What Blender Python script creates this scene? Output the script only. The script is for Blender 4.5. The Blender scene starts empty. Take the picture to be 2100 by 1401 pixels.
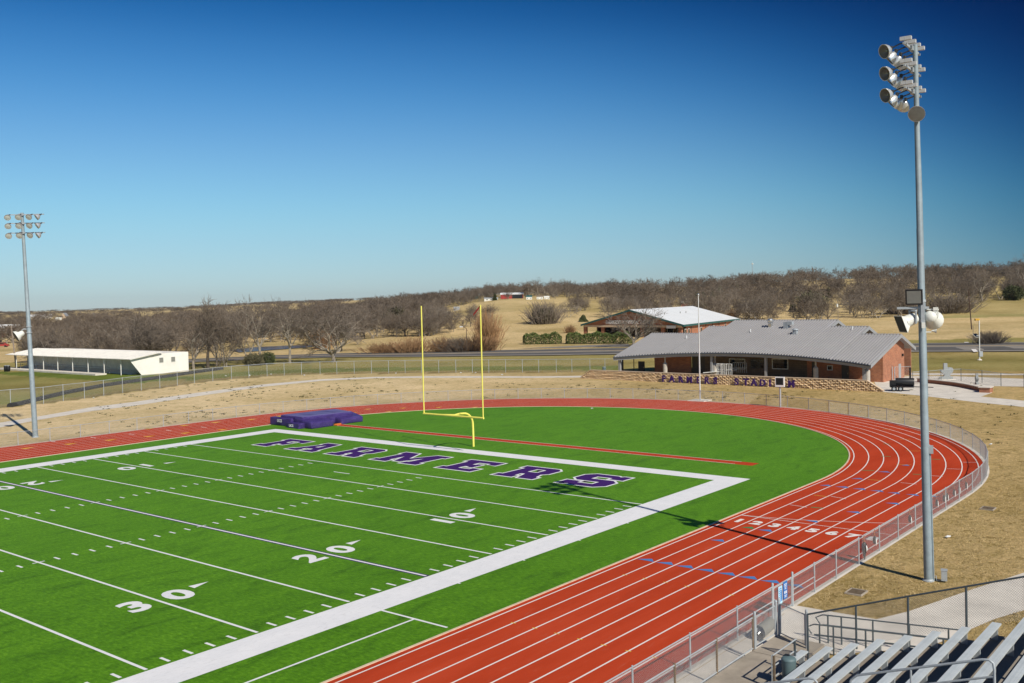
import bpy, bmesh, math, random
from mathutils import Vector, Matrix
R = math.radians
C = bpy.context.scene.collection
D = bpy.data
sc = bpy.context.scene

# ------------------------------------------------------------------ camera
CAM = Vector((-49.791, -56.311, 12.702))
YAW, PITCH, ROLL, F, CX, CY = 0.664, -0.024, -0.023, 1996.2, 71.07, -41.7
fw = Vector((math.cos(PITCH)*math.cos(YAW), math.cos(PITCH)*math.sin(YAW), math.sin(PITCH)))
r0 = fw.cross(Vector((0, 0, 1))).normalized(); u0 = r0.cross(fw)
rt = r0*math.cos(ROLL) + u0*math.sin(ROLL); up = -r0*math.sin(ROLL) + u0*math.cos(ROLL)
cd = D.cameras.new('camera'); cam = D.objects.new('camera', cd); C.objects.link(cam)
cam.matrix_world = Matrix(((rt.x, up.x, -fw.x, CAM.x), (rt.y, up.y, -fw.y, CAM.y), (rt.z, up.z, -fw.z, CAM.z), (0, 0, 0, 1)))
cd.sensor_width = 36; cd.lens = 36*F/2100; cd.shift_x = -CX/2100; cd.shift_y = CY/2100
cd.clip_start = 0.5; cd.clip_end = 30000
sc.camera = cam

# ------------------------------------------------------------------ terrain height
HR = Vector((math.sin(YAW), -math.cos(YAW))); HF = Vector((math.cos(YAW), math.sin(YAW)))
DS = [0, 235, 300, 340, 420, 500, 560, 650, 900, 1500, 3000, 7000]
ZT = {-200: [0, 0, -.2, -.2, 0, 0, 0, 0, 0, 0, 2, 5],
      300: [0, 0, -.3, -.3, -.2, 0, 0, 0, 0, 1.5, 6, 9],
      620: [0, 0, -.4, -.4, -.2, .5, 1, 2, 5, 10, 16, 18],
      850: [0, 0, .3, 1.2, 4.2, 7, 8.5, 10, 13, 16, 22, 24],
      1050: [0, .1, .8, 2.2, 7, 12, 13.5, 15, 17, 20, 26, 28],
      1400: [0, .2, 1.2, 2.2, 5.2, 9, 12, 16, 20, 23, 26, 28],
      1750: [0, .3, 1.5, 2.6, 5, 10, 15, 20.5, 24, 25, 26, 28],
      2100: [0, .4, 1.9, 3.0, 5.4, 9.5, 14.5, 20.5, 24, 25, 26, 28]}
US = sorted(ZT)
def sm(t): return t*t*(3-2*t)
def prof(k, d):
    a = ZT[k]
    if d <= DS[0]: return a[0]
    for i in range(len(DS)-1):
        if d <= DS[i+1]:
            return a[i] + (a[i+1]-a[i])*((d-DS[i])/(DS[i+1]-DS[i]))
    return a[-1]
def zt(x, y):
    p = Vector((x-CAM.x, y-CAM.y)); d = p.dot(HF)
    if d < 200: return 0.0
    u = 1121 + F*p.dot(HR)/d
    if u <= US[0]: return prof(US[0], d)
    if u >= US[-1]: return prof(US[-1], d)
    for i in range(len(US)-1):
        if u <= US[i+1]:
            t = sm((u-US[i])/(US[i+1]-US[i]))
            z = prof(US[i], d)*(1-t) + prof(US[i+1], d)*t
            return z
def ray(u, v): return rt*((u-1050-CX)/F) + up*(-(v-700.5-CY)/F) + fw
def at(u, v, z=0.0):
    d = ray(u, v); return CAM + d*((z-CAM.z)/d.z)
def atY(u, v, y): d = ray(u, v); return CAM + d*((y-CAM.y)/d.y)
def atX(u, v, x): d = ray(u, v); return CAM + d*((x-CAM.x)/d.x)
def atD(u, dep):                                    # ground point under column u at a given depth
    d = ray(u, 650); p = CAM + d*dep; return Vector((p.x, p.y, zt(p.x, p.y)))
def gnd(u, v, far=1500):                            # where the line of sight meets the terrain
    d = ray(u, v); t = 20.0
    while t < far:
        p = CAM + d*t
        if p.z <= zt(p.x, p.y): return Vector((p.x, p.y, zt(p.x, p.y)))
        t += 1.0 if t < 700 else 4.0
    return None
def dep(p): return (Vector(p)-CAM).dot(fw)

# ------------------------------------------------------------------ materials
def newmat(name):
    m = D.materials.new(name); m.use_nodes = True
    nt = m.node_tree; b = nt.nodes['Principled BSDF']; return m, nt, b
def N(nt, t, **kw):
    n = nt.nodes.new(t)
    for k, v in kw.items():
        if k in ('operation', 'blend_type', 'data_type', 'interpolation', 'attribute_name', 'noise_dimensions', 'feature', 'bands_direction', 'wave_type', 'clamp', 'offset', 'squash', 'invert'): setattr(n, k, v)
        else: n.inputs[k.replace('_', ' ')].default_value = v
    return n
def c4(c): return (c[0], c[1], c[2], 1)
def objco(nt, scale=(1, 1, 1)):
    g = nt.nodes.new('ShaderNodeNewGeometry'); mp = nt.nodes.new('ShaderNodeMapping')
    mp.inputs['Scale'].default_value = scale
    nt.links.new(g.outputs['Position'], mp.inputs['Vector']); return mp.outputs['Vector']
def tcobj(nt, scale=(1, 1, 1)):
    g = nt.nodes.new('ShaderNodeTexCoord'); mp = nt.nodes.new('ShaderNodeMapping')
    mp.inputs['Scale'].default_value = scale
    nt.links.new(g.outputs['Object'], mp.inputs['Vector']); return mp.outputs['Vector']
def noise(nt, co, scale, detail=4, rough=.6, dist=0):
    n = N(nt, 'ShaderNodeTexNoise', Scale=scale, Detail=detail, Roughness=rough, Distortion=dist)
    nt.links.new(co, n.inputs['Vector']); return n.outputs['Fac']
def ramp(nt, fac, stops):
    r = nt.nodes.new('ShaderNodeValToRGB'); e = r.color_ramp.elements
    while len(e) < len(stops): e.new(.5)
    for i, (p, c) in enumerate(stops): e[i].position = p; e[i].color = c4(c)
    nt.links.new(fac, r.inputs['Fac']); return r.outputs['Color']
def mixc(nt, fac, a, b, mode='MIX'):
    n = nt.nodes.new('ShaderNodeMix'); n.data_type = 'RGBA'; n.blend_type = mode
    for s, v in ((0, fac), (6, a), (7, b)):
        if hasattr(v, 'links') or isinstance(v, bpy.types.NodeSocket): nt.links.new(v, n.inputs[s])
        else: n.inputs[s].default_value = c4(v) if isinstance(v, tuple) else v
    return n.outputs[2]
def bump(nt, b, fac, strength, distance):
    n = N(nt, 'ShaderNodeBump', Strength=strength, Distance=distance)
    nt.links.new(fac, n.inputs['Height']); nt.links.new(n.outputs['Normal'], b.inputs['Normal'])
def flat(name, col, rough=.6, metal=0, var=.18, scale=6, bmp=0, world=False, spec=None):
    m, nt, b = newmat(name)
    co = objco(nt) if world else tcobj(nt)
    f = noise(nt, co, scale, 5, .65)
    lo = tuple(c*(1-var) for c in col); hi = tuple(min(1, c*(1+var)) for c in col)
    nt.links.new(ramp(nt, f, [(.3, lo), (.7, hi)]), b.inputs['Base Color'])
    b.inputs['Roughness'].default_value = rough; b.inputs['Metallic'].default_value = metal
    if spec is not None: b.inputs['Specular IOR Level'].default_value = spec
    if bmp: bump(nt, b, noise(nt, co, scale*6, 3), bmp, .02)
    return m
M = {}
# artificial turf: fine fibres, brushed clumps
def turf_mat():
    m, nt, b = newmat('artificial_turf')
    co = objco(nt)
    fine = noise(nt, objco(nt, (1, .45, 1)), 7.5, 6, .75)
    clump = noise(nt, objco(nt, (.22, .6, 1)), 1.6, 5, .7, .6)
    big = noise(nt, objco(nt, (.35, 1, 1)), .09, 4, .55)
    c1 = ramp(nt, fine, [(.30, (.034, .118, .002)), (.52, (.074, .212, .004)), (.74, (.138, .330, .014))])
    c2 = ramp(nt, clump, [(.30, (.50, .58, .42)), (.47, (.95, .97, .93)), (.7, (1.18, 1.11, 1.3))])
    c3 = ramp(nt, big, [(.33, (.84, .88, .75)), (.62, (1.07, 1.04, 1.12))])
    c = mixc(nt, 1.0, c1, c2, 'MULTIPLY'); c = mixc(nt, 1.0, c, c3, 'MULTIPLY')
    nt.links.new(c, b.inputs['Base Color']); b.inputs['Roughness'].default_value = .85
    b.inputs['Specular IOR Level'].default_value = .08
    b.inputs['Sheen Weight'].default_value = .40; b.inputs['Sheen Roughness'].default_value = .35; b.inputs['Sheen Tint'].default_value = (.50, .85, .16, 1)
    bump(nt, b, fine, .35, .05); return m
M['turf'] = turf_mat()
def track_mat():
    m, nt, b = newmat('track_rubber')
    co = objco(nt)
    g = noise(nt, co, 60, 3, .7); big = noise(nt, objco(nt, (.25, 1, 1)), .5, 5, .65); sc_ = noise(nt, objco(nt, (.5, 2.2, 1)), 2.2, 6, .7, .4)
    c = ramp(nt, big, [(.3, (.41, .043, .013)), (.5, (.48, .054, .017)), (.7, (.53, .066, .024))])
    c = mixc(nt, 1.0, c, ramp(nt, g, [(.3, (.84, .84, .84)), (.7, (1.1, 1.1, 1.1))]), 'MULTIPLY')
    sf = ramp(nt, sc_, [(.58, (0, 0, 0)), (.78, (.42, .42, .42))])
    c = mixc(nt, sf, c, (.46, .16, .11))
    nt.links.new(c, b.inputs['Base Color']); b.inputs['Roughness'].default_value = .85; b.inputs['Specular IOR Level'].default_value = .08
    bump(nt, b, g, .2, .01); return m
M['track'] = track_mat()
def paint_mat(name, col, wear=.5):
    m, nt, b = newmat(name)
    f = noise(nt, objco(nt, (.7, 1.3, 1)), 5, 7, .75); g = noise(nt, objco(nt), .8, 4)
    c = ramp(nt, f, [(.26, tuple(x*(1-wear*.5) for x in col)), (.46, col), (.8, tuple(min(1, x*1.05) for x in col))])
    c = mixc(nt, 1.0, c, ramp(nt, g, [(.3, (.9, .91, .92)), (.7, (1, 1, 1))]), 'MULTIPLY')
    nt.links.new(c, b.inputs['Base Color']); b.inputs['Roughness'].default_value = .8; b.inputs['Specular IOR Level'].default_value = .2
    bump(nt, b, f, .3, .02); return m
M['white_line'] = paint_mat('white_turf_inlay', (.80, .80, .82), .35)
M['purple_line'] = paint_mat('purple_turf_inlay', (.050, .012, .135), .3)
M['track_white'] = paint_mat('white_track_paint', (.82, .78, .74), .15)
M['track_blue'] = paint_mat('blue_track_paint', (.08, .22, .50), .25)
M['track_green'] = paint_mat('green_track_paint', (.06, .25, .10), .15)
M['track_yellow'] = paint_mat('yellow_track_paint', (.75, .45, .08), .15)
M['dark_earth'] = flat('black_mesh_sock', (.03, .032, .035), .9, 0, .3, 1)
M['straw_blade'] = flat('straw_blades', (.52, .385, .185), .95, 0, .4, 1.1, 0, True)
M['sunlit_lens'] = flat('sunlit_floodlight_glass', (.52, .56, .53), .5, 0, .10, 4)  # far tower glass: brightness of the sun on it put into the colour
M['ballast'] = flat('pale_grey_housing', (.52, .53, .53), .5, 0, .06, 3)
M['weed'] = flat('dark_weed', (.10, .095, .03), .95, 0, .5, 1, 0, True)
M['curb'] = flat('beige_curb', (.62, .50, .36), .8, scale=2, world=True)
def ground_mat():
    m, nt, b = newmat('dry_grass')
    at_ = N(nt, 'ShaderNodeAttribute', attribute_name='zone')
    sep = nt.nodes.new('ShaderNodeSeparateColor'); nt.links.new(at_.outputs['Color'], sep.inputs[0])
    fine = noise(nt, objco(nt, (1, 1, 1)), 5.0, 8, .8, .5)
    tuft = noise(nt, objco(nt, (1, 1, 1)), 1.7, 7, .75, 1.0)
    med = noise(nt, objco(nt), .75, 7, .75, .8)
    big = noise(nt, objco(nt), .07, 6, .65, .5)
    vb = noise(nt, objco(nt), .018, 5, .6)
    straw = ramp(nt, fine, [(.25, (.28, .190, .075)), (.42, (.49, .355, .160)), (.58, (.62, .465, .230)), (.8, (.78, .63, .37))])
    straw = mixc(nt, 1.0, straw, ramp(nt, tuft, [(.34, (.50, .48, .36)), (.46, (.92, .92, .88)), (.56, (1.05, 1.04, 1.04)), (.7, (1.22, 1.2, 1.2))]), 'MULTIPLY')
    straw = mixc(nt, 1.0, straw, ramp(nt, med, [(.34, (.74, .74, .60)), (.5, (1, 1, 1)), (.7, (1.14, 1.12, 1.12))]), 'MULTIPLY')
    pale = ramp(nt, fine, [(.25, (.60, .46, .26)), (.5, (.82, .66, .42)), (.8, (.92, .78, .56))])
    pale = mixc(nt, 1.0, pale, ramp(nt, tuft, [(.33, (.55, .52, .36)), (.43, (.90, .89, .84)), (.6, (1.04, 1.03, 1.02))]), 'MULTIPLY')
    pale = mixc(nt, 1.0, pale, ramp(nt, med, [(.34, (.66, .63, .48)), (.44, (.95, .94, .9)), (.75, (1.08, 1.07, 1.06))]), 'MULTIPLY')
    c = mixc(nt, sep.outputs[1], straw, pale)
    green = ramp(nt, fine, [(.25, (.07, .11, .012)), (.5, (.15, .205, .035)), (.8, (.30, .31, .09))])
    mx = N(nt, 'ShaderNodeMath', operation='MULTIPLY_ADD'); nt.links.new(med, mx.inputs[0]); mx.inputs[1].default_value = 1.1; mx.inputs[2].default_value = -.55
    ad = N(nt, 'ShaderNodeMath', operation='ADD'); ad.use_clamp = True
    m2 = N(nt, 'ShaderNodeMath', operation='MULTIPLY'); nt.links.new(mx.outputs[0], m2.inputs[0])
    w = N(nt, 'ShaderNodeMath', operation='GREATER_THAN'); nt.links.new(sep.outputs[0], w.inputs[0]); w.inputs[1].default_value = .02
    nt.links.new(w.outputs[0], m2.inputs[1])
    nt.links.new(sep.outputs[0], ad.inputs[0]); nt.links.new(m2.outputs[0], ad.inputs[1])
    c = mixc(nt, ad.outputs[0], c, green)
    brown = ramp(nt, fine, [(.25, (.07, .045, .022)), (.5, (.15, .10, .05)), (.8, (.26, .19, .10))])
    c = mixc(nt, sep.outputs[2], c, brown)
    c = mixc(nt, 1.0, c, ramp(nt, big, [(.33, (.82, .80, .70)), (.55, (1, 1, 1)), (.72, (1.08, 1.07, 1.08))]), 'MULTIPLY')
    c = mixc(nt, 1.0, c, ramp(nt, vb, [(.36, (.76, .76, .66)), (.5, (1, .99, .96)), (.62, (1.10, 1.08, 1.06))]), 'MULTIPLY')
    nt.links.new(c, b.inputs['Base Color']); b.inputs['Roughness'].default_value = .95; b.inputs['Specular IOR Level'].default_value = .1
    a2 = N(nt, 'ShaderNodeMath', operation='ADD'); nt.links.new(fine, a2.inputs[0]); nt.links.new(tuft, a2.inputs[1])
    bump(nt, b, a2.outputs[0], .7, .25); return m
M['ground'] = ground_mat()
M['concrete'] = flat('pale_concrete', (.66, .61, .54), .9, 0, .16, .6, .15, True)
M['deck'] = flat('deck_concrete', (.34, .295, .24), .9, 0, .34, .55, .2, True)
M['step'] = flat('step_concrete', (.27, .235, .195), .9, 0, .16, 1.2, .1, True)
def road_mat():
    m, nt, b = newmat('worn_asphalt')
    f = noise(nt, objco(nt), .25, 5); g = noise(nt, objco(nt), 9, 3)
    c = ramp(nt, f, [(.3, (.075, .072, .07)), (.7, (.12, .112, .105))])
    c = mixc(nt, 1.0, c, ramp(nt, g, [(.3, (.85, .85, .85)), (.7, (1.12, 1.12, 1.12))]), 'MULTIPLY')
    nt.links.new(c, b.inputs['Base Color']); b.inputs['Roughness'].default_value = .9; return m
M['asphalt'] = road_mat()
M['asphalt_pale'] = flat('pale_shoulder_asphalt', (.25, .225, .195), .9, 0, .15, .3, 0, True)
M['galv'] = flat('galvanised_steel', (.40, .435, .46), .5, .12, .14, 3, 0)
M['pole'] = flat('weathered_galvanised_pole', (.25, .31, .345), .6, .05, .16, 2.2, 0)
M['wire'] = flat('galvanised_wire', (.48, .49, .49), .5, .3, .1, 3)
M['wire_dark'] = flat('dull_wire', (.20, .22, .23), .55, .3, .1, 3)
M['dkpost'] = flat('dull_dark_post', (.10, .125, .14), .5, .4, .15, 3)
M['rust'] = flat('rusty_post', (.20, .15, .10), .8, .1, .25, 4)
M['alu'] = flat('brushed_aluminium_seat', (.56, .615, .65), .5, .12, .10, 2.0, 0)
M['yellow'] = flat('goal_yellow_paint', (.92, .83, .16), .4, 0, .06, 3)
M['red_cloth'] = flat('red_ribbon', (.35, .02, .02), .8)
M['white'] = flat('white_enamel', (.78, .79, .78), .4, 0, .05, 3)
M['offwhite'] = flat('offwhite_paint', (.72, .73, .68), .5, 0, .08, 3)
M['black'] = flat('black_paint', (.012, .013, .016), .45, 0, .2, 4)
M['dark'] = flat('dark_grille', (.05, .055, .06), .7, 0, .2, 4)
M['grille'] = flat('speaker_grille', (.22, .22, .20), .8, 0, .08, 6)
M['glass'] = flat('dark_window_glass', (.010, .013, .017), .08, 0, .3, 2)
M['vinyl'] = None
def vinyl_mat():
    m, nt, b = newmat('purple_vinyl')
    f = noise(nt, tcobj(nt), 1.4, 5, .65, .8); g = noise(nt, tcobj(nt), 4, 4, .6, 2.0)
    nt.links.new(ramp(nt, f, [(.3, (.040, .022, .15)), (.7, (.085, .048, .26))]), b.inputs['Base Color'])
    b.inputs['Roughness'].default_value = .38; bump(nt, b, g, 1.0, .2); return m
M['vinyl'] = vinyl_mat()
M['vinyl_top'] = flat('faded_purple_vinyl_top', (.13, .115, .28), .5, 0, .2, 1.2)
def brick_mat(name, c1, c2, mortar, sx=1):
    m, nt, b = newmat(name)
    g = nt.nodes.new('ShaderNodeNewGeometry'); sp = nt.nodes.new('ShaderNodeSeparateXYZ'); cb = nt.nodes.new('ShaderNodeCombineXYZ')
    nt.links.new(g.outputs['Position'], sp.inputs[0])
    a = N(nt, 'ShaderNodeMath', operation='ADD'); nt.links.new(sp.outputs[0], a.inputs[0]); nt.links.new(sp.outputs[1], a.inputs[1])
    nt.links.new(a.outputs[0], cb.inputs[0]); nt.links.new(sp.outputs[2], cb.inputs[1])
    br = nt.nodes.new('ShaderNodeTexBrick'); nt.links.new(cb.outputs[0], br.inputs['Vector'])
    br.inputs['Color1'].default_value = c4(c1); br.inputs['Color2'].default_value = c4(c2); br.inputs['Mortar'].default_value = c4(mortar)
    br.inputs['Scale'].default_value = 1; br.inputs['Brick Width'].default_value = .42*sx; br.inputs['Row Height'].default_value = .16*sx; br.inputs['Mortar Size'].default_value = .012*sx
    v = noise(nt, objco(nt), 1.3, 5); c = mixc(nt, 1.0, br.outputs['Color'], ramp(nt, v, [(.3, (.8, .8, .8)), (.7, (1.12, 1.1, 1.08))]), 'MULTIPLY')
    nt.links.new(c, b.inputs['Base Color']); b.inputs['Roughness'].default_value = .9
    bump(nt, b, br.outputs['Fac'], .3, .02); return m
M['brick'] = brick_mat('red_brick', (.43, .175, .090), (.34, .125, .068), (.33, .22, .16))
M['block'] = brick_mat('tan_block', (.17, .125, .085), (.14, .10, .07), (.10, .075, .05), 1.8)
M['splitface'] = flat('tan_split_face_block', (.78, .58, .36), .9, 0, .14, 1.6, .5, True)
M['cap'] = flat('tan_wall_cap', (.62, .47, .33), .9, 0, .12, 1.2, .1, True)
M['roofmetal'] = flat('grey_standing_seam_metal', (.345, .34, .35), .5, .05, .05, .4, 0, True)
M['fascia'] = flat('grey_metal_fascia', (.36, .37, .385), .5, .2, .06, 1)
M['gutter'] = flat('dark_grey_gutter', (.085, .10, .125), .5, .2, .06, 1)
M['column'] = flat('grey_concrete_column', (.46, .43, .385), .9, 0, .14, 2, .1)
M['door'] = flat('brown_metal_door', (.07, .065, .058), .6)
M['whiteroof'] = flat('white_metal_roof', (.80, .82, .83), .5, 0, .05, .3, 0, True)
M['teal'] = flat('dark_teal_trim', (.02, .10, .10), .5)
M['creamwall'] = flat('cream_metal_siding', (.82, .79, .73), .7, 0, .08, .6, 0, True)
M['sheetwall'] = flat('pale_grey_plank_wall', (.74, .74, .70), .8, 0, .14, .9, 0, True)
M['barnred'] = flat('red_barn_siding', (.33, .035, .03), .7, 0, .1, 1, 0, True)
M['granite'] = flat('grey_granite', (.30, .32, .32), .6, 0, .2, 8, 0)
M['stonewhite'] = flat('white_limestone', (.66, .66, .63), .7, 0, .1, 3)
M['purple'] = flat('purple_sign_paint', (.045, .012, .14), .55)
M['signwhite'] = flat('sign_white', (.78, .79, .80), .5, 0, .04)
M['signblue'] = flat('sign_blue', (.03, .17, .50), .5, 0, .1, 20)
M['signcyan'] = flat('sign_pale_blue', (.42, .66, .80), .5, 0, .15, 14)
M['orange'] = flat('orange_strap', (.55, .16, .03), .7)
M['wood'] = flat('weathered_wood_pole', (.24, .19, .15), .85, 0, .2, 3)
M['wood_dark'] = flat('creosote_wood_pole', (.075, .045, .03), .85, 0, .2, 3)
M['bin'] = flat('grey_green_bin', (.11, .17, .185), .55, 0, .12, 2)
M['rubber'] = flat('black_rubber', (.012, .012, .013), .8)
M['chrome'] = flat('bright_vent_metal', (.7, .72, .73), .25, .8, .1, 4)
M['reflector'] = flat('polished_reflector', (.68, .70, .71), .30, .55, .05, 2)
M['lens'] = flat('floodlight_lens', (.34, .36, .34), .3, .35, .2, 3)
M['bark'] = flat('grey_bark', (.29, .25, .20), .9, 0, .35, 1.6)
M['bark_pale'] = flat('pale_sycamore_bark', (.32, .28, .225), .9, 0, .35, 1.2)
M['bark_dark'] = flat('dark_bark', (.10, .08, .06), .9, 0, .35, 1.6)
M['twig'] = flat('brown_twigs', (.145, .113, .085), .95, 0, .35, .35)
M['twig_grey'] = flat('grey_twigs', (.172, .140, .110), .95, 0, .35, .35)
M['twig_red'] = flat('orange_brown_twigs', (.30, .175, .085), .95, 0, .3, .5)
M['cedar'] = flat('cedar_foliage', (.055, .066, .020), .9, 0, .5, .7)
M['olive'] = flat('olive_brush_foliage', (.115, .105, .055), .9, 0, .5, .7)
M['hedge'] = flat('hedge_foliage', (.075, .105, .016), .7, 0, .6, 2.2)
def water_mat():
    m, nt, b = newmat('pond_water'); b.inputs['Base Color'].default_value = (.03, .075, .18, 1); b.inputs['Roughness'].default_value = .12
    bump(nt, b, noise(nt, objco(nt), 1.2, 4), .25, .1); return m
M['water'] = water_mat()

# ------------------------------------------------------------------ mesh helper
class MB:
    def __init__(s): s.v = []; s.f = []; s.mi = []; s.m = 0
    def quad(s, *p):
        n = len(s.v); s.v += [tuple(q) for q in p]; s.f.append(tuple(range(n, n+len(p)))); s.mi.append(s.m); return s
    def box(s, c, d, ax=None):
        c = Vector(c); hx, hy, hz = d[0]/2, d[1]/2, d[2]/2
        X, Y, Z = ax if ax else (Vector((1, 0, 0)), Vector((0, 1, 0)), Vector((0, 0, 1)))
        n = len(s.v)
        for sx, sy, sz in ((-1, -1, -1), (1, -1, -1), (1, 1, -1), (-1, 1, -1), (-1, -1, 1), (1, -1, 1), (1, 1, 1), (-1, 1, 1)):
            s.v.append(tuple(c + X*(sx*hx) + Y*(sy*hy) + Z*(sz*hz)))
        for f in ((0, 3, 2, 1), (4, 5, 6, 7), (0, 1, 5, 4), (1, 2, 6, 5), (2, 3, 7, 6), (3, 0, 4, 7)):
            s.f.append(tuple(n+i for i in f)); s.mi.append(s.m)
        return s
    def tube(s, pts, rad, k=8, cap=True, closed=False):
        pts = [Vector(p) for p in pts]; n0 = len(s.v); L = len(pts)
        if not isinstance(rad, (list, tuple)): rad = [rad]*L
        ref = None
        for i, p in enumerate(pts):
            if closed: t = pts[(i+1) % L]-pts[i-1]
            else: t = pts[min(i+1, L-1)]-pts[max(i-1, 0)]
            if t.length < 1e-7:                        # doubled point: take the direction of the nearest real step
                for q in range(1, L):
                    lo, hi = max(i-q, 0), min(i+q, L-1); t = pts[hi]-pts[lo]
                    if t.length > 1e-7: break
                else: t = Vector((0, 0, 1))
            t.normalize()
            if ref is None: ref = Vector((0, 0, 1)) if abs(t.z) < .9 else Vector((1, 0, 0))
            a = ref - t*ref.dot(t)
            if a.length < 1e-4: a = t.orthogonal()
            a.normalize(); b = t.cross(a); ref = a
            for j in range(k):
                w = 2*math.pi*j/k; s.v.append(tuple(p + (a*math.cos(w)+b*math.sin(w))*rad[i]))
        for i in range(L if closed else L-1):
            i2 = (i+1) % L
            for j in range(k):
                s.f.append((n0+i*k+j, n0+i*k+(j+1) % k, n0+i2*k+(j+1) % k, n0+i2*k+j)); s.mi.append(s.m)
        if cap and not closed:
            s.f.append(tuple(n0+j for j in reversed(range(k)))); s.mi.append(s.m)
            s.f.append(tuple(n0+(L-1)*k+j for j in range(k))); s.mi.append(s.m)
        return s
    def lathe(s, o, axis, prof_, k=16):                # prof_: (distance along axis, radius)
        o = Vector(o); axis = Vector(axis).normalized()
        return s.tube([o+axis*d for d, r in prof_], [max(r, 1e-4) for d, r in prof_], k)
    def prism(s, poly, z0, z1):
        n = len(s.v); k = len(poly)
        s.v += [(p[0], p[1], z0) for p in poly] + [(p[0], p[1], z1) for p in poly]
        s.f.append(tuple(n+i for i in reversed(range(k)))); s.f.append(tuple(n+k+i for i in range(k))); s.mi += [s.m]*2
        for i in range(k):
            j = (i+1) % k; s.f.append((n+i, n+j, n+k+j, n+k+i)); s.mi.append(s.m)
        return s
    def extr(s, poly, d):                              # any planar polygon of 3-D points pushed along d
        n = len(s.v); k = len(poly); d = Vector(d)
        s.v += [tuple(p) for p in poly] + [tuple(Vector(p)+d) for p in poly]
        s.f.append(tuple(n+i for i in reversed(range(k)))); s.f.append(tuple(n+k+i for i in range(k))); s.mi += [s.m]*2
        for i in range(k):
            j = (i+1) % k; s.f.append((n+i, n+j, n+k+j, n+k+i)); s.mi.append(s.m)
        return s
    def mesh(s, name, mats, smooth=False, org=None):
        me = D.meshes.new(name)
        vs = s.v if org is None else [(v[0]-org[0], v[1]-org[1], v[2]-org[2]) for v in s.v]
        me.from_pydata(vs, [], s.f)
        for m in (mats if isinstance(mats, (list, tuple)) else [mats]): me.materials.append(M[m] if isinstance(m, str) else m)
        me.polygons.foreach_set('material_index', s.mi)
        if smooth: me.polygons.foreach_set('use_smooth', [True]*len(s.f)); me.update(); me.set_sharp_from_angle(angle=R(42))
        me.update(); return me
    def build(s, name, mats, parent=None, smooth=False, org=None):
        if org is None:
            org = parent.location if parent is not None and parent.parent is None else None
            if parent is not None and parent.parent is not None: org = parent.matrix_world.translation if False else parent_loc(parent)
        o = D.objects.new(name, s.mesh(name, mats, smooth, org)); C.objects.link(o)
        if parent is not None: o.parent = parent
        elif org is not None: o.location = org
        return o
def parent_loc(p):
    l = Vector((0, 0, 0))
    while p is not None: l += p.location; p = p.parent
    return l
def tag(o, label, cat=None, group=None, kind=None):
    o['label'] = label
    if cat: o['category'] = cat
    if group: o['group'] = group
    if kind: o['kind'] = kind
    return o
def thing(name, label, cat, loc, group=None):
    o = D.objects.new(name, None); o.empty_display_size = .3; C.objects.link(o); o.location = Vector(loc)
    return tag(o, label, cat, group)
def put(mb, name, mats, parent, smooth=False):         # mesh given in world coordinates, made local to its parents
    o = D.objects.new(name, mb.mesh(name, mats, smooth, parent_loc(parent))); C.objects.link(o); o.parent = parent; return o
def struct(mb, name, mats, label, cat=None):
    o = D.objects.new(name, mb.mesh(name, mats)); C.objects.link(o)
    o['kind'] = 'structure'; o['label'] = label; o['category'] = cat or name; return o
def curve_mesh(cu):
    o = D.objects.new('tmp', cu); C.objects.link(o)
    dg = bpy.context.evaluated_depsgraph_get(); me = D.meshes.new_from_object(o.evaluated_get(dg))
    D.objects.remove(o); D.curves.remove(cu); return me
def text_mb(txt, size, origin, right, upv, ext=0.0, off=0.0, align='CENTER', mb=None, sx=1.0):
    cu = D.curves.new('txt', 'FONT'); cu.body = txt; cu.size = size; cu.extrude = ext; cu.offset = off; cu.align_x = align; cu.resolution_u = 4
    me = curve_mesh(cu); mb = mb or MB(); n = len(mb.v)
    right = Vector(right).normalized(); upv = Vector(upv).normalized(); nr = right.cross(upv); origin = Vector(origin)
    for v in me.vertices: mb.v.append(tuple(origin + right*(v.co.x*sx) + upv*v.co.y + nr*v.co.z))
    for p in me.polygons: mb.f.append(tuple(n+i for i in p.vertices)); mb.mi.append(mb.m)
    D.meshes.remove(me); return mb
def poly_mb(loops, org, right, upv, scale, off=0.0, mb=None):
    cu = D.curves.new('p', 'CURVE'); cu.dimensions = '2D'; cu.fill_mode = 'BOTH'; cu.offset = off
    for lp in loops:
        sp = cu.splines.new('POLY'); sp.points.add(len(lp)-1); sp.use_cyclic_u = True
        for i, (x, y) in enumerate(lp): sp.points[i].co = (x*scale, y*scale, 0, 1)
    me = curve_mesh(cu); mb = mb or MB(); n = len(mb.v)
    right = Vector(right); upv = Vector(upv); org = Vector(org)
    for v in me.vertices: mb.v.append(tuple(org + right*v.co.x + upv*v.co.y))
    for p in me.polygons: mb.f.append(tuple(n+i for i in p.vertices)); mb.mi.append(mb.m)
    D.meshes.remove(me); return mb
Z = Vector((0, 0, 1))

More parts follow.
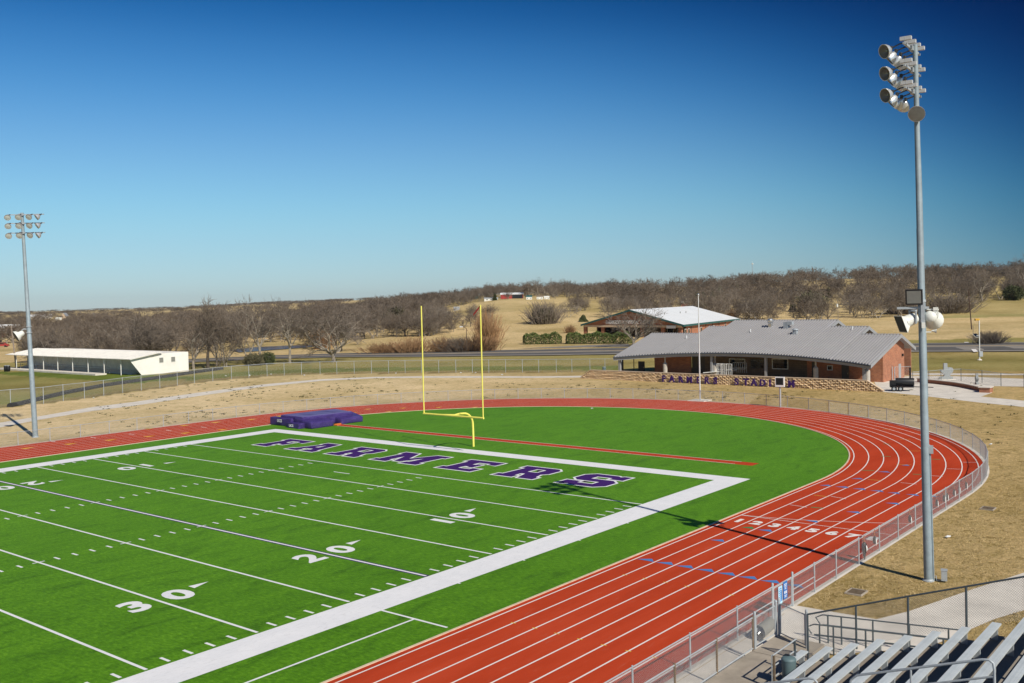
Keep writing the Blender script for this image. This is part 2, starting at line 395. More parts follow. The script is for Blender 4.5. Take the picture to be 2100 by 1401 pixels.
# ------------------------------------------------------------------ setting: ground
XC, YC = 12.7, -.35                                    # centre of the bend
def ring(r, n=72): return [(XC+r*math.sin(a), YC-r*math.cos(a)) for a in [math.pi*i/n for i in range(n+1)]]
XL = -150
def oval(r): return [(XL, YC-r)] + ring(r) + [(XL, YC+r)]
def zone(p, u, v):                                     # (green, pale, brown) tint of the grass at a ground point
    x, y = p.x, p.y; d = (p-CAM).dot(fw)
    g = pl = br = 0.0
    if d < 200:
        pl = min(1, max(0, (1500-u)/700)) if y > -25 else 0.0
        # green turf outside the far fence
        fy = fence_line(x, y)
        if fy > 0: g = (.52 if u < 640 else .36) + .22*math.sin(x*.07+y*.05)*math.sin(y*.045+1); pl = 0
        if fy > 0 and fy < 3.5: br = .45*(1-fy/3.5); g *= .5
        if fy > 5 and fy < 15 and 380 < u < 1270: g = .85
        if 35.5 < x < 47.9 and 98 < y < 190: g = 1.0
    elif d < 236:
        g = .42 if u < 1300 else .5
    else:
        pl = .45
        if 2.2 < p.z < 3.6 and u > 1880 and d > 330: g = .5
        if d > 345 and u > 1880: g = .25; pl = .2
        if d > 420: g = max(g, .08)
    return g, pl, br
OF_PX = [(-120, 850), (22, 834), (89.5, 828.5), (130, 822.5), (173.5, 817.6), (213, 812), (251.7, 806), (290, 801), (328, 796.7), (364, 791), (399, 786), (436.6, 782), (475, 777.7), (510.6, 775.6), (548, 772), (583, 770.4), (618.6, 769), (656.6, 768), (691, 767.5), (726.6, 766.6), (762, 766.2), (797, 765.8), (831, 765.4), (865, 765.1), (900, 764.9), (935, 764.7), (969, 764.6), (1002.6, 764.5), (1037, 764.3), (1071.5, 764.2), (1105, 764.1), (1141, 764), (1173, 763.9), (1210, 763.8), (1241, 763.7), (1275, 763.6)]
OF = [at(u, v) for u, v in OF_PX]
def fence_line(x, y):                                  # signed distance outside the outer fence
    best = 1e9; sgn = -1
    for a, b in zip(OF[:-1], OF[1:]):
        e = Vector((b.x-a.x, b.y-a.y)); w = Vector((x-a.x, y-a.y)); t = max(0, min(1, w.dot(e)/e.length_squared))
        dd = (w-e*t); l = dd.length
        if l < best: best = l; sgn = 1 if (e.x*w.y-e.y*w.x) > 0 else -1
    return best*sgn
def build_ground():
    cols = []
    a = -44.0
    while a < -32: cols.append(a); a += 2
    while a < 32: cols.append(a); a += .22
    while a <= 44: cols.append(a); a += 2
    full = [-180+8*i for i in range(17)] + cols + [52+8*i for i in range(17)]
    rr = [4, 12, 20]; r = 24.0
    while r < 4200: rr.append(r); r *= 1.016 if r < 420 else 1.03
    vs = []; fs = []; col = []
    for r in rr:
        for a in full:
            w = YAW - math.radians(a); x = CAM.x + r*math.cos(w); y = CAM.y + r*math.sin(w)
            z = zt(x, y); p = Vector((x, y, z)); d = p.xy - CAM.xy; dd = d.dot(HF)
            if abs(a) < 44 and dd > 20:
                u = 1121 + F*d.dot(HR)/dd
                g, pl, br = zone(p, u, 0)
            else: g, pl, br = .1, .2, 0
            vs.append((x, y, z)); col += [g, pl, br, 1]
    n = len(full)
    for i in range(len(rr)-1):
        for j in range(n-1):
            fs.append((i*n+j, (i+1)*n+j, (i+1)*n+j+1, i*n+j+1))
    me = D.meshes.new('ground'); me.from_pydata(vs, [], fs)
    ca = me.color_attributes.new('zone', 'FLOAT_COLOR', 'POINT'); ca.data.foreach_set('color', col)
    me.materials.append(M['ground']); me.polygons.foreach_set('use_smooth', [True]*len(fs)); me.update()
    # faces must look up
    if me.polygons[len(fs)//2].normal.z < 0: me.flip_normals()
    o = D.objects.new('ground', me); C.objects.link(o)
    tag(o, 'dry straw coloured winter grass around the track and up the hills', 'ground', kind='structure')
build_ground()

# turf, track, markings
mb = MB(); mb.prism(oval(30.0), 0.0, .020); turf = struct(mb, 'turf', 'turf', 'bright green artificial turf of the football field', 'turf')
def band(ra, rb, z, mb=None, xl=XL):
    mb = mb or MB(); A = [(xl, YC-ra)]+ring(ra)+[(xl, YC+ra)]; B = [(xl, YC-rb)]+ring(rb)+[(xl, YC+rb)]
    for i in range(len(A)-1):
        mb.quad((A[i][0], A[i][1], z), (B[i][0], B[i][1], z), (B[i+1][0], B[i+1][1], z), (A[i+1][0], A[i+1][1], z))
    return mb
mb = band(30.06, 39.32, .014); track = struct(mb, 'track', 'track', 'red rubber running track with eight lanes', 'running track')
def child(mb, name, mats, parent, label=None):
    o = D.objects.new(name, mb.mesh(name, mats)); C.objects.link(o); o.parent = parent
    if label: o['label'] = label
    return o
mb = MB()
A = oval(29.98); B = oval(30.08)
for i in range(len(A)-1):
    a0, a1, b0, b1 = A[i], A[i+1], B[i], B[i+1]
    mb.quad((*a0, .05), (*b0, .05), (*b1, .05), (*a1, .05)); mb.quad((*a0, .0), (*a0, .05), (*a1, .05), (*a1, .0)); mb.quad((*b0, .05), (*b0, .0), (*b1, .0), (*b1, .05))
child(mb, 'curb', 'curb', track)
LW = 1.072
for k in range(9):
    r = 30.36 + LW*k
    child(band(r-.036, r+.036, .019), 'lane_line', 'track_white', track)
W = 24.384; yd = .9144
TZ = .024
mb = MB()
xo = 10.72; wi = 26.3
mb.quad((XL, -wi, TZ), (xo, -wi, TZ), (10*yd, -W, TZ), (XL, -W, TZ)); mb.quad((xo, -wi, TZ), (xo, wi, TZ), (10*yd, W, TZ), (10*yd, -W, TZ)); mb.quad((XL, W, TZ), (10*yd, W, TZ), (xo, wi, TZ), (XL, wi, TZ))
for n in (5, 10, 15, 20):                              # small tabs outside the near border
    mb.quad((-n*yd-.05, -wi-.12, TZ), (-n*yd+.05, -wi-.12, TZ), (-n*yd+.05, -wi, TZ), (-n*yd-.05, -wi, TZ))
child(mb, 'boundary_stripe', 'white_line', turf)
def strip(mb, x0, y0, x1, y1, w, z=TZ):
    a = Vector((x0, y0)); b = Vector((x1, y1)); e = (b-a).normalized(); n = Vector((-e.y, e.x))*w/2
    return mb.quad((*(a-n), z), (*(b-n), z), (*(b+n), z), (*(a+n), z))
HH = 20*.3048
for n in range(0, 75, 5):
    g = .12 if n else .0
    if n == 20:
        mb = MB(); strip(mb, -n*yd, -W+.05, -n*yd, W-.05, .30, .0235); child(mb, 'yard_line_border', 'purple_line', turf)
    mb = MB(); strip(mb, -n*yd, -W+g, -n*yd, W-g, .13, .0255 if n == 20 else TZ)
    if n:
        for s in (-1, 1): strip(mb, -n*yd-.3, s*HH, -n*yd+.3, s*HH, .10, .0265)
    child(mb, 'yard_line', 'white_line', turf)
mb = MB()
for n in range(1, 75):
    if n % 5 == 0: continue
    for s in (-1, 1):
        strip(mb, -n*yd, s*(W-.18), -n*yd, s*(W-.79), .12); strip(mb, -n*yd, s*(HH-.3), -n*yd, s*(HH+.3), .12)
strip(mb, -3*yd+.28, -.45, -3*yd+.28, 1.35, .12)
child(mb, 'hash_marks', 'white_line', turf)
mb = MB(); strip(mb, -22.86, -wi, -22.86, -30.0, .12, .0245); strip(mb, -22.86, -28.2, XL, -28.2, .11); child(mb, 'team_box_line', 'white_line', turf)
# yard numbers
for n, ds in ((10, '10'), (20, '20'), (30, '30'), (40, '40')):
    for s in (-1, 1):
        rgt = Vector((-s, 0, 0)); upv = Vector((0, -s, 0)); x = -n*yd
        y0 = s*(W-6.55)
        for i, c in enumerate(ds):
            dx = (-1.0 if i == 0 else 1.0)
            if c == '1': dx = -.66
            o = Vector((x, y0, .0245)) + rgt*dx
            mb = text_mb(c, 2.22, o, rgt, upv, 0, .085, 'CENTER', None, 1.04)
            child(mb, 'yard_number', 'white_line', turf)
        ax = x + 1.95; yb = s*(W-8.16+.0)
        mb = MB(); ya = s*(W-7.55); yb = s*(W-8.05)
        mb.quad((ax, ya, TZ), (ax, yb, TZ), (ax+.95, ya+(yb-ya)*.75, TZ)); child(mb, 'direction_arrow', 'white_line', turf)
# end zone letters (slab block capitals)
GL = {'F': [[(0, 0), (5, 0), (5, 2), (4, 2), (4, 4), (5.2, 4), (5.2, 3.3), (6.7, 3.3), (6.7, 6.7), (5.2, 6.7), (5.2, 6), (4, 6), (4, 8), (6.8, 8), (6.8, 7), (9, 7), (9, 10), (0, 10), (0, 8), (1, 8), (1, 2), (0, 2)]],
      'E': [[(0, 0), (9, 0), (9, 3), (7, 3), (7, 2), (4, 2), (4, 4), (5, 4), (5, 3.4), (6.3, 3.4), (6.3, 6.6), (5, 6.6), (5, 6), (4, 6), (4, 8), (7, 8), (7, 7), (9, 7), (9, 10), (0, 10), (0, 8), (1, 8), (1, 2), (0, 2)]],
      'A': [[(0, 0), (4, 0), (4, 1.8), (3.3, 1.8), (3.6, 3), (5.9, 3), (6.2, 1.8), (5.5, 1.8), (5.5, 0), (9.5, 0), (9.5, 1.8), (8.7, 1.8), (6.5, 10), (2.0, 10), (2.0, 8.2), (2.7, 8.2), (.9, 1.8), (0, 1.8)], [(4.1, 4.8), (4.75, 7.6), (5.4, 4.8)]],
      'R': [[(0, 0), (4.6, 0), (4.6, 1.8), (3.9, 1.8), (3.9, 3.6), (4.8, 3.6), (6, 0), (9.5, 0), (9.5, 1.8), (8.8, 1.8), (8, 4.2), (9, 5.3), (9, 8.8), (7.8, 10), (0, 10), (0, 8.2), (1, 8.2), (1, 1.8), (0, 1.8)], [(3.9, 5.4), (3.9, 8.2), (6, 8.2), (6.2, 8), (6.2, 5.6), (6, 5.4)]],
      'M': [[(0, 0), (4.2, 0), (4.2, 1.8), (3.5, 1.8), (3.5, 6), (5.4, 1.2), (6.9, 1.2), (8.8, 6), (8.8, 1.8), (8.1, 1.8), (8.1, 0), (12.3, 0), (12.3, 1.8), (11.5, 1.8), (11.5, 8.2), (12.3, 8.2), (12.3, 10), (8.6, 10), (6.15, 4.6), (3.7, 10), (0, 10), (0, 8.2), (.8, 8.2), (.8, 1.8), (0, 1.8)]],
      'S': [[(0, 0), (1.6, 0), (2, .6), (2.8, 0), (7.6, 0), (9.2, 1.5), (9.2, 4.6), (7.8, 6), (3.1, 6), (3.1, 8), (6.2, 8), (6.2, 6.9), (9, 6.9), (9, 10), (7.4, 10), (7, 9.4), (6.2, 10), (1.6, 10), (.1, 8.5), (.1, 5.4), (1.5, 4), (6.2, 4), (6.2, 2), (3, 2), (3, 3.2), (0, 3.2)]]}
for c, ya, yb in (('F', 18.9, 15.5), ('A', 14.2, 10.6), ('R', 8.9, 5.2), ('M', 3.3, -1.9), ('E', -4.1, -7.6), ('R', -9.8, -13.5), ('S', -15.6, -19.3)):
    wid = max(p[0] for p in GL[c][0]); lp = [[(x/wid*(ya-yb), y*.405) for x, y in l] for l in GL[c]]
    o1 = child(poly_mb(lp, (2.85, ya, .0275), (0, -1, 0), (1, 0, 0), 1.0, 0.0), 'end_zone_letter', 'purple_line', turf)
    o2 = D.objects.new('letter_outline', poly_mb(lp, (2.85, ya, .0245), (0, -1, 0), (1, 0, 0), 1.0, .17).mesh('letter_outline', 'white_line')); C.objects.link(o2); o2.parent = o1
# approach strip of the pole vault
mb = MB(); mb.quad((15.45, -24.1, TZ), (16.65, -24.1, TZ), (16.65, 23.4, TZ), (15.45, 23.4, TZ))
runway = struct(mb, 'runway', 'track', 'narrow red runway strip crossing the turf behind the goalpost', 'runway')
mb = MB(); strip(mb, 15.51, -22.7, 15.51, 23.4, .07, .029); strip(mb, 16.59, -22.7, 16.59, 23.4, .07, .029); child(mb, 'runway_line', 'track_white', runway)

# track markings
def tline(px, w, m, name='track_mark'):
    a, b = at(*px[0]), at(*px[1]); mb = MB(); strip(mb, a.x, a.y, b.x, b.y, w, .0215); return child(mb, name, m, track)
for i in range(8):
    yk = YC-(30.36+LW*(i+.5))
    child(text_mb(str(i+1), 1.05, (-1.08, yk, .0222), (0, -1, 0), (1, 0, 0), 0, .06, 'CENTER', None, 1.12), 'lane_number', 'track_white', track)
mb = MB(); strip(mb, .55, YC-30.4, .55, YC-38.9, .06, .0215); child(mb, 'start_line', 'track_white', track)
mb = MB(); prev = None
for i in range(17):
    t = i/16; r = 30.4+8.5*t; x = .6+ 2.9*t**1.6
    if prev: strip(mb, prev[0], prev[1], x, YC-r, .06, .0225)
    prev = (x, YC-r)
child(mb, 'start_curve', 'track_white', track)
for px in ([(1620, 1036), (1655, 1041)], [(1704, 1018.5), (1735, 1024)], [(1847, 990.5), (1880, 993.5)], [(1909, 976), (1934, 978)], [(1942, 962), (1975, 963)], [(1975, 948.5), (2004, 949)]): tline(px, .06, 'track_white')
for px in ([(1669, 1016), (1698, 1019.5)], [(1780, 984), (1808, 986.5)], [(1838, 953), (1869, 954)], [(1858, 925.4), (1888, 925.6)], [(1846, 902), (1868, 901)], [(1810, 881.5), (1828, 880)]): tline(px, .07, 'track_yellow')
for px in ([(1767, 965), (1793, 966)], [(1806, 936), (1827, 937)], [(1811, 911), (1826, 911)], [(1663, 1041), (1688, 1043)], [(1872, 973), (1889, 974)], [(1908, 942), (1928, 943)]): tline(px, .16, 'track_green')
def tri(px, m, wid=.42):                               # long flat triangle across one lane
    a, b = at(*px[0]), at(*px[1]); e = (b-a); n = Vector((-e.y, e.x, 0)).normalized(); 
    if n.x < 0: n = -n
    mb = MB(); c = a + e*.62 + n*wid; mb.quad((a.x, a.y, .022), (b.x, b.y, .022), (c.x, c.y, .022)); child(mb, 'exchange_triangle', m, track)
for i in range(8):
    x = -10.55 + 0.0*i; ya = YC-(30.42+LW*i); a = Vector((x, ya, 0)); mb = MB()
    mb.quad((x, ya, .022), (x+.42, ya-.62, .022), (x, ya-.98, .022)); child(mb, 'exchange_triangle', 'track_blue', track)
for px in ([(1680, 996), (1706, 998)], [(1712, 998.5), (1741, 1002)], [(1748, 1002.5), (1776, 1006)], [(1783, 1006.5), (1813, 1010)], [(1820, 1011), (1846, 1014)], [(1857, 1014.5), (1885, 1018)], [(1906, 1018), (1922, 1021)], [(1745, 982), (1771, 984)], [(1799, 968), (1827, 970)], [(1848, 955), (1866, 956)], [(1735, 1050), (1765, 1054)], [(1815, 1032), (1845, 1036)], [(1651, 1068), (1677, 1073)], [(1553, 1087), (1584, 1092)], [(1456, 1108), (1486, 1112.5)]): tri(px, 'track_blue')
for px in ([(1519, 1082), (1546, 1086)],): tri(px, 'track_green')
for cx_, cy_ in ((215, 1325), (540, 1293), (842, 1263), (1135, 1236), (1413, 1210), (1690, 1185), (1135, 1177), (1405, 1153), (1640, 1130), (1910, 1108)):
    p = at(cx_*.2712, 560+cy_*.2712); mb = MB(); mb.quad((p.x-.5, p.y-.45, .022), (p.x+.6, p.y, .022), (p.x-.5, p.y+.45, .022)); child(mb, 'hurdle_mark', 'track_yellow', track)
for cx_, cy_ in ((690, 1057), (955, 1048), (535, 1044), (795, 1030), (1060, 1022), (1330, 1016), (1605, 1016)):
    p = at(540+cx_*.2712, 560+cy_*.2712); mb = MB(); mb.quad((p.x-.4, p.y-.4, .022), (p.x+.5, p.y, .022), (p.x-.4, p.y+.4, .022)); child(mb, 'hurdle_mark', 'track_yellow', track)
for cx_, cy_ in ((400, 1275), (705, 1247), (995, 1220), (1275, 1193), (1540, 1168)):
    p = at(cx_*.2712, 560+cy_*.2712); mb = MB(); strip(mb, p.x, p.y-.5, p.x, p.y+.5, .12, .022); child(mb, 'relay_mark', 'track_white', track)
for k in range(1, 8):                                  # little yellow ticks by the lane lines of the near straight
    for x0 in (-13.1, -21.0):
        y = YC-(30.36+LW*k); mb = MB(); strip(mb, x0, y-.12, x0, y+.12, .06, .0222); child(mb, 'hurdle_tick', 'track_yellow', track)

# paths and roads
def sheet(px, z, name, m, label, cat=None, zz=0.0):
    mb = MB(); pts = [at(u, v, zz) for u, v in px]; mb.quad(*[(p.x, p.y, zz+z) for p in pts]); return struct(mb, name, m, label, cat)
up_ = [(-90, 886), (0, 867), (81, 854), (190, 835), (271, 825), (407, 805.5), (540, 788.5), (656.6, 778), (770.5, 773), (879, 771.8), (1000, 771.8), (1100, 772), (1200, 770.8)]
lo_ = [(-90, 897), (0, 877), (81, 861), (190, 843), (271, 833), (407, 812.5), (540, 793.4), (656.6, 781.5), (770.5, 775.8), (879, 774.8), (1000, 774.8), (1100, 775), (1200, 774.2)]
mb = MB()
for i in range(len(up_)-1):
    q = [at(*up_[i]), at(*lo_[i]), at(*lo_[i+1]), at(*up_[i+1])]; mb.quad(*[(p.x, p.y, .012) for p in q])
struct(mb, 'path', 'concrete', 'pale concrete walking path curving round the far bend of the track', 'path')
sheet([(1803, 803), (1905, 813.5), (2010, 826), (2110, 836), (2420, 868), (2420, 853), (2110, 823), (2012, 813.5), (2034, 806), (2034, 792), (2110, 793.5), (2110, 777.5), (1955, 771.8), (1868, 771.2), (1790, 778)], .012, 'pavement', 'concrete', 'pale concrete forecourt beside the field house gable', 'pavement')
sheet([(1850, 764.5), (1905, 765.6), (2110, 766.8), (2420, 768.5), (2420, 771.5), (2110, 769.6), (1905, 769.4), (1855, 769)], .013, 'pavement', 'concrete', 'narrow concrete walk behind the forecourt', 'pavement')
sheet([(1600, 1268), (1626, 1241), (1688, 1252), (1797.6, 1270.5), (1862, 1254.8), (1993, 1209.5), (2100, 1175), (2160, 1160), (2420, 1085), (2420, 1128), (2160, 1228), (2100, 1252), (2040, 1270), (1993, 1290), (1900, 1330), (1660, 1345)], .012, 'path', 'concrete', 'pale concrete path from the track gate up to the right edge', 'path')
mb = MB(); mb.quad((-60, -39.98, .010), (-60, -43, .010), (-14.0, -43, .010), (-13.0, -41.8, .010), (-13.0, -39.98, .010)); struct(mb, 'pavement', 'concrete', 'concrete strip between the track fence and the bleacher walkway', 'pavement')
mb = MB()
mb.quad((-60, -39.32, .0), (-60, -39.32, .03), (-12, -39.32, .03), (-12, -39.32, 0))
E2 = band(39.32, 39.62, .022); child(E2, 'edge_curb', 'concrete', track)
RF = [(300, 743), (430, 736), (560, 730), (690, 726), (860, 722.5), (1000, 720.5), (1100, 719), (1200, 717.2), (1400, 714.5), (1650, 711), (1900, 708), (2100, 706.8), (2300, 705.5)]
RN = [(300, 750), (430, 742.5), (560, 737), (690, 733.8), (860, 733), (1000, 732), (1100, 731.3), (1200, 730), (1400, 728), (1650, 725.5), (1900, 723), (2100, 722), (2300, 720.5)]
mbs = {'road': MB(), 'w': MB()}
def dense(px, k=10):
    P = [at(*p) for p in px]; out = []
    for a, b in zip(P[:-1], P[1:]): out += [a.lerp(b, i/k) for i in range(k)]
    return out+[P[-1]]
RA = dense(RF); RB = dense(RN)
for L_ in (RA, RB): st = (L_[-1]-L_[-11])/10; L_ += [L_[-1]+st*(i+1) for i in range(60)]
def roadstrip(t0, t1, z, mb):
    for i in range(len(RA)-1):
        a0 = RA[i].lerp(RB[i], t0); a1 = RA[i].lerp(RB[i], t1); b0 = RA[i+1].lerp(RB[i+1], t0); b1 = RA[i+1].lerp(RB[i+1], t1)
        mb.quad(*[(p.x, p.y, zt(p.x, p.y)+z+.12) for p in (a0, a1, b1, b0)])
    return mb
def roadstrip_many(t0, t1, z, mb, k=6):
    for i in range(k): roadstrip(t0+(t1-t0)*i/k, t0+(t1-t0)*(i+1)/k, z, mb)
    return mb
road = struct(roadstrip_many(0, 1, .05, MB()), 'road', 'asphalt_pale', 'two lane highway running behind the stadium', 'road')
child(roadstrip_many(.08, .36, .07, MB(), 2), 'lane_surface', 'asphalt', road); child(roadstrip_many(.60, .86, .07, MB(), 2), 'lane_surface', 'asphalt', road)
child(roadstrip(.475, .49, .08, MB()), 'centre_line', 'track_yellow', road)
q = [at(1977, 706.5), at(1986, 706.5), at(2006, 723), at(1997, 724)]
mb = MB(); mb.quad(*[(p.x, p.y, zt(p.x, p.y)+.19) for p in q]); child(mb, 'stop_bar', 'track_white', road)
# side drive to the clinic
q = [gnd(1060, 716), gnd(1200, 713), gnd(1290, 712), gnd(1290, 706), gnd(1215, 708.5), gnd(1120, 713)]
mb = MB(); mb.quad(*[(p.x, p.y, p.z+.07) for p in q]); struct(mb, 'road', 'asphalt_pale', 'pale gravel drive leading to the clinic hedge', 'drive')
sock = [at(u, v) for u, v in ((20, 835), (41, 831), (130, 809), (214, 793), (290, 782), (363, 771), (455, 758))]
mb = MB(); mb.tube([p+Z*.12 for p in sock], .42, 8)
tag(child(mb, 'silt_sock', 'dark_earth', None), 'long black erosion control sock lying outside the left perimeter fence', 'erosion sock')
# pond
q = [gnd(*p) for p in ((470, 719), (520, 713.5), (585, 710), (640, 708.5), (648, 712), (600, 715.5), (545, 720), (490, 724))]
mb = MB(); mb.quad(*[(p.x, p.y, p.z+.15) for p in q]); struct(mb, 'pond', 'water', 'small blue pond among the bare trees', 'pond')
# ------------------------------------------------------------------ chain link fences
def chainlink(mb, a, b, z0, z1, pitch=.072, r=.0028):  # two crossing families of wires between two posts
    a = Vector(a); b = Vector(b); L = (b-a).length; e = (b-a)/L; n = Vector((-e.y, e.x, 0)); H = z1-z0
    for s in (1, -1):
        t = -H
        while t < L:
            p0, p1 = t, t+H; q0, q1 = 0.0, H
            if p0 < 0: q0 = -p0; p0 = 0
            if p1 > L: q1 = H-(p1-L); p1 = L
            if p1-p0 > .02:
                za, zb = (z0+q0, z0+q1) if s > 0 else (z1-q0, z1-q1)
                A = a+e*p0; B = a+e*p1; A = Vector((A.x, A.y, za+a.z)); B = Vector((B.x, B.y, zb+a.z))
                w = e*(.7*r)*s; k = len(mb.v); m = n*(r*1.2)
                for P in (A, B):
                    mb.v += [tuple(P-w-m*.5), tuple(P+w-m*.5), tuple(P+m)]
                for i in range(3):
                    j = (i+1) % 3; mb.f.append((k+i, k+j, k+3+j, k+3+i)); mb.mi.append(mb.m)
            t += pitch
    return mb
def fence(name, label, pts, h, post_r=.033, rail_r=.024, mats=('galv', 'galv', 'wire'), cat='fence', wires=True, midrail=(), pitch=.072, wr=.0028, posts=None, bottom=False, group=None):
    org = Vector(pts[0]); t = thing(name, label, cat, org, group)
    for i, p in enumerate(pts):
        if posts is not None and i not in posts: continue
        mb = MB(); p = Vector(p); mb.tube([p-Z*.05, p+Z*(h+.02)], post_r, 8); mb.lathe(p+Z*(h+.02), Z, [(0, post_r*1.15), (.03, post_r*1.0), (.05, .004)], 8)
        put(mb, 'post', mats[0], t, True)
    mb = MB(); mb.tube([Vector(p)+Z*h for p in pts], rail_r, 6); put(mb, 'top_rail', mats[1], t, True)
    if bottom: mb = MB(); mb.tube([Vector(p)+Z*.06 for p in pts], rail_r, 6); put(mb, 'bottom_rail', mats[1], t, True)
    if midrail:
        mb = MB()
        for i in midrail: mb.tube([Vector(pts[i])+Z*h*.55, Vector(pts[i+1])+Z*h*.55], rail_r*.9, 6)
        put(mb, 'brace_rail', mats[1], t, True)
    if wires:
        mb = MB()
        for a, b in zip(pts[:-1], pts[1:]): chainlink(mb, a, b, .05, h-.01, pitch, wr)
        put(mb, 'chain_link_mesh', mats[2], t)
    return t
RFN = 39.52
def tf_pt(s):                                          # running point on the track fence: straight, bend, straight
    if s <= 0: return Vector((XC+s, YC-RFN, .0))
    if s <= math.pi*RFN: a = s/RFN; return Vector((XC+RFN*math.sin(a), YC-RFN*math.cos(a), 0))
    return Vector((XC-(s-math.pi*RFN), YC+RFN, 0))
NXS = [-40.0, -37, -34, -31, -28, -24.9, -21.35, -17.9, -14.95]   # near straight, world x of the posts
fence('track_fence', 'silver chain link fence along the near straight, left of the signed gate', [Vector((x, YC-RFN, 0)) for x in NXS], 1.26, midrail=(7,), group='chain link fences round the track', wr=.0034)
S0 = -13.05-XC
pts = [tf_pt(S0)]; s = S0
for dx in (2.2, 2.4): s += dx; pts.append(tf_pt(s))
while s < -3: s += 2.75; pts.append(tf_pt(s))
while s < math.pi*RFN+28: s += 2.95; pts.append(tf_pt(s))
fence('track_fence', 'long silver chain link fence curving round the outside of the red bend', pts, 1.24, midrail=(0,), group='chain link fences round the track', wr=.0030)
# gate in the track fence with two signs
def gate(name, label, a, b, h, z=0, sign=False, wires=True):
    a = Vector(a); b = Vector(b); e = (b-a).normalized(); t = thing(name, label, 'gate', a)
    for p in (a+e*.09, b-e*.09):
        mb = MB(); mb.tube([p+Z*.08, p+Z*(h-.04)], .022, 6); put(mb, 'gate_frame', 'galv', t, True)
    for z_ in (h-.04, .1): mb = MB(); mb.tube([a+e*.09+Z*z_, b-e*.09+Z*z_], .022, 6); put(mb, 'gate_rail', 'galv', t, True)
    for p in (a, b):
        mb = MB(); mb.tube([p-Z*.05, p+Z*(h+.1)], .048, 10); mb.lathe(p+Z*(h+.1), Z, [(0, .055), (.05, .04), (.07, .005)], 10); put(mb, 'gate_post', 'galv', t, True)
    if wires: mb = MB(); chainlink(mb, a+e*.09, b-e*.09, .1, h-.05, .072, .0034); put(mb, 'chain_link_mesh', 'wire', t)
    mb = MB(); mb.box(a+e*.06+Z*h*.55, (.1, .08, .14)); put(mb, 'latch', 'galv', t)
    return t
gy = YC-RFN
gate('fence_gate', 'silver chain link gate in the track fence carrying two blue signs', (-14.92, gy, 0), (-13.08, gy, 0), 1.26)
def sign_plate(x, wd, hg, z, col, lab, kind):
    t = thing('notice_sign', lab, 'sign', (x, gy-.06, z), 'notices on the track gate')
    mb = MB(); mb.box((x, gy-.045, z), (wd, .02, hg)); put(mb, 'sign_panel', col, t)
    mb = MB(); rnd = random.Random(kind)
    if kind == 1:
        for i in range(7): mb.box((x-.0, gy-.057, z+hg*.36-i*hg*.115), (wd*rnd.uniform(.5, .8), .004, hg*.045))
        put(mb, 'printed_lines', 'signblue', t)
        mb = MB(); mb.box((x+wd*.22, gy-.0575, z-.03), (wd*.26, .004, hg*.5)); put(mb, 'printed_picture', 'signblue', t)
    else:
        for i in range(4): mb.box((x, gy-.057, z+hg*.36-i*hg*.09), (wd*rnd.uniform(.45, .75), .004, hg*.035))
        for q in range(2): mb.box((x+(q-.5)*wd*.36, gy-.057, z-hg*.12), (wd*.22, .004, hg*.16))
        for i in range(2): mb.box((x, gy-.057, z-hg*.30-i*hg*.08), (wd*.6, .004, hg*.03))
        put(mb, 'printed_lines', 'signwhite', t)
sign_plate(-14.33, .36, .70, .80, 'signcyan', 'pale blue printed notice on the track gate, left of the darker one', 1)
sign_plate(-13.86, .36, .68, .88, 'signblue', 'dark blue notice with white print on the track gate', 2)
# things hung on the near fence
HB = [(1765, 1122, 1.35), (1789.5, 1109, .95), (1863, 1066, .95), (1924, 1033, .85), (1933, 1024, .85), (1951, 1021, .8), (1961, 1012, .8), (1977, 1006, .75), (1987, 997, .75)]
for i, (u, v, k) in enumerate(HB):
    p = at(u, v, .6); ang = None
    best = min((((tf_pt(-40+.1*q).xy - Vector((at(u, v, .6).x, at(u, v, .6).y))).length, -40+.1*q) for q in range(900)), key=lambda q: q[0])
    p = tf_pt(best[1]); c = Vector((p.x, p.y, 0)); inw = (Vector((XC, YC, 0))-c) if best[1] > 0 else Vector((0, 1, 0)); inw.z = 0; inw.normalize(); c += inw*.07
    big = i == 0
    t = thing('hanging_bundle', 'big black and white strap bundle hanging on the track fence, the lowest one' if big else 'small black and white strap bundle hanging on the curved track fence', 'strap bundle', c+Z*1.1, 'strap bundles hung on the track fence')
    rnd = random.Random(i); top = 1.16; lowz = top-.86*k if big else top-.30-.5*k*.8
    mb = MB(); mb.tube([c+Z*top, c+Z*(top-.12)+inw*.02, c+Z*(top-.34)], [.02, .025, .03], 6); put(mb, 'strap', 'orange', t)
    a = top-.32
    mb = MB(); mb.tube([c+Z*(a+.02), c+Z*(a-.08), c+Z*(a-.22), c+Z*(a-.36), c+Z*(lowz)], [.03, .085*k, .10*k, .08*k, .02], 9); put(mb, 'black_fabric', 'black', t, True)
    sd = Vector((-inw.y, inw.x, 0)); mb = MB()
    mb.tube([c-inw*.07+sd*.02+Z*(a-.08), c-inw*.085*k+sd*.03+Z*(a-.2), c-inw*.085*k+sd*.01+Z*(a-.34), c-inw*.06+Z*(a-.44)], [.015, .034*k, .036*k, .02], 8); put(mb, 'white_fabric', 'white', t, True)
# outer fence behind the far bend
fence('perimeter_fence', 'tall pale chain link perimeter fence behind the walking path', OF, 2.25, .042, .035, group='tall perimeter fences', pitch=.10, wr=.0032, mats=('galv', 'galv', 'wire'))
rp_ = [at(u, v) for u, v in [(1872, 788), (1905, 786), (1930, 783.5), (1971, 781.5), (2014, 785.5), (2053, 792), (2100, 795), (2150, 799), (2210, 805), (2280, 812), (2360, 821)]]
fence('perimeter_fence', 'low chain link fence behind the grey stone monument', rp_, 1.65, .04, .024, group='tall perimeter fences', pitch=.10, wr=.003, mats=('dkpost', 'galv', 'wire_dark'))

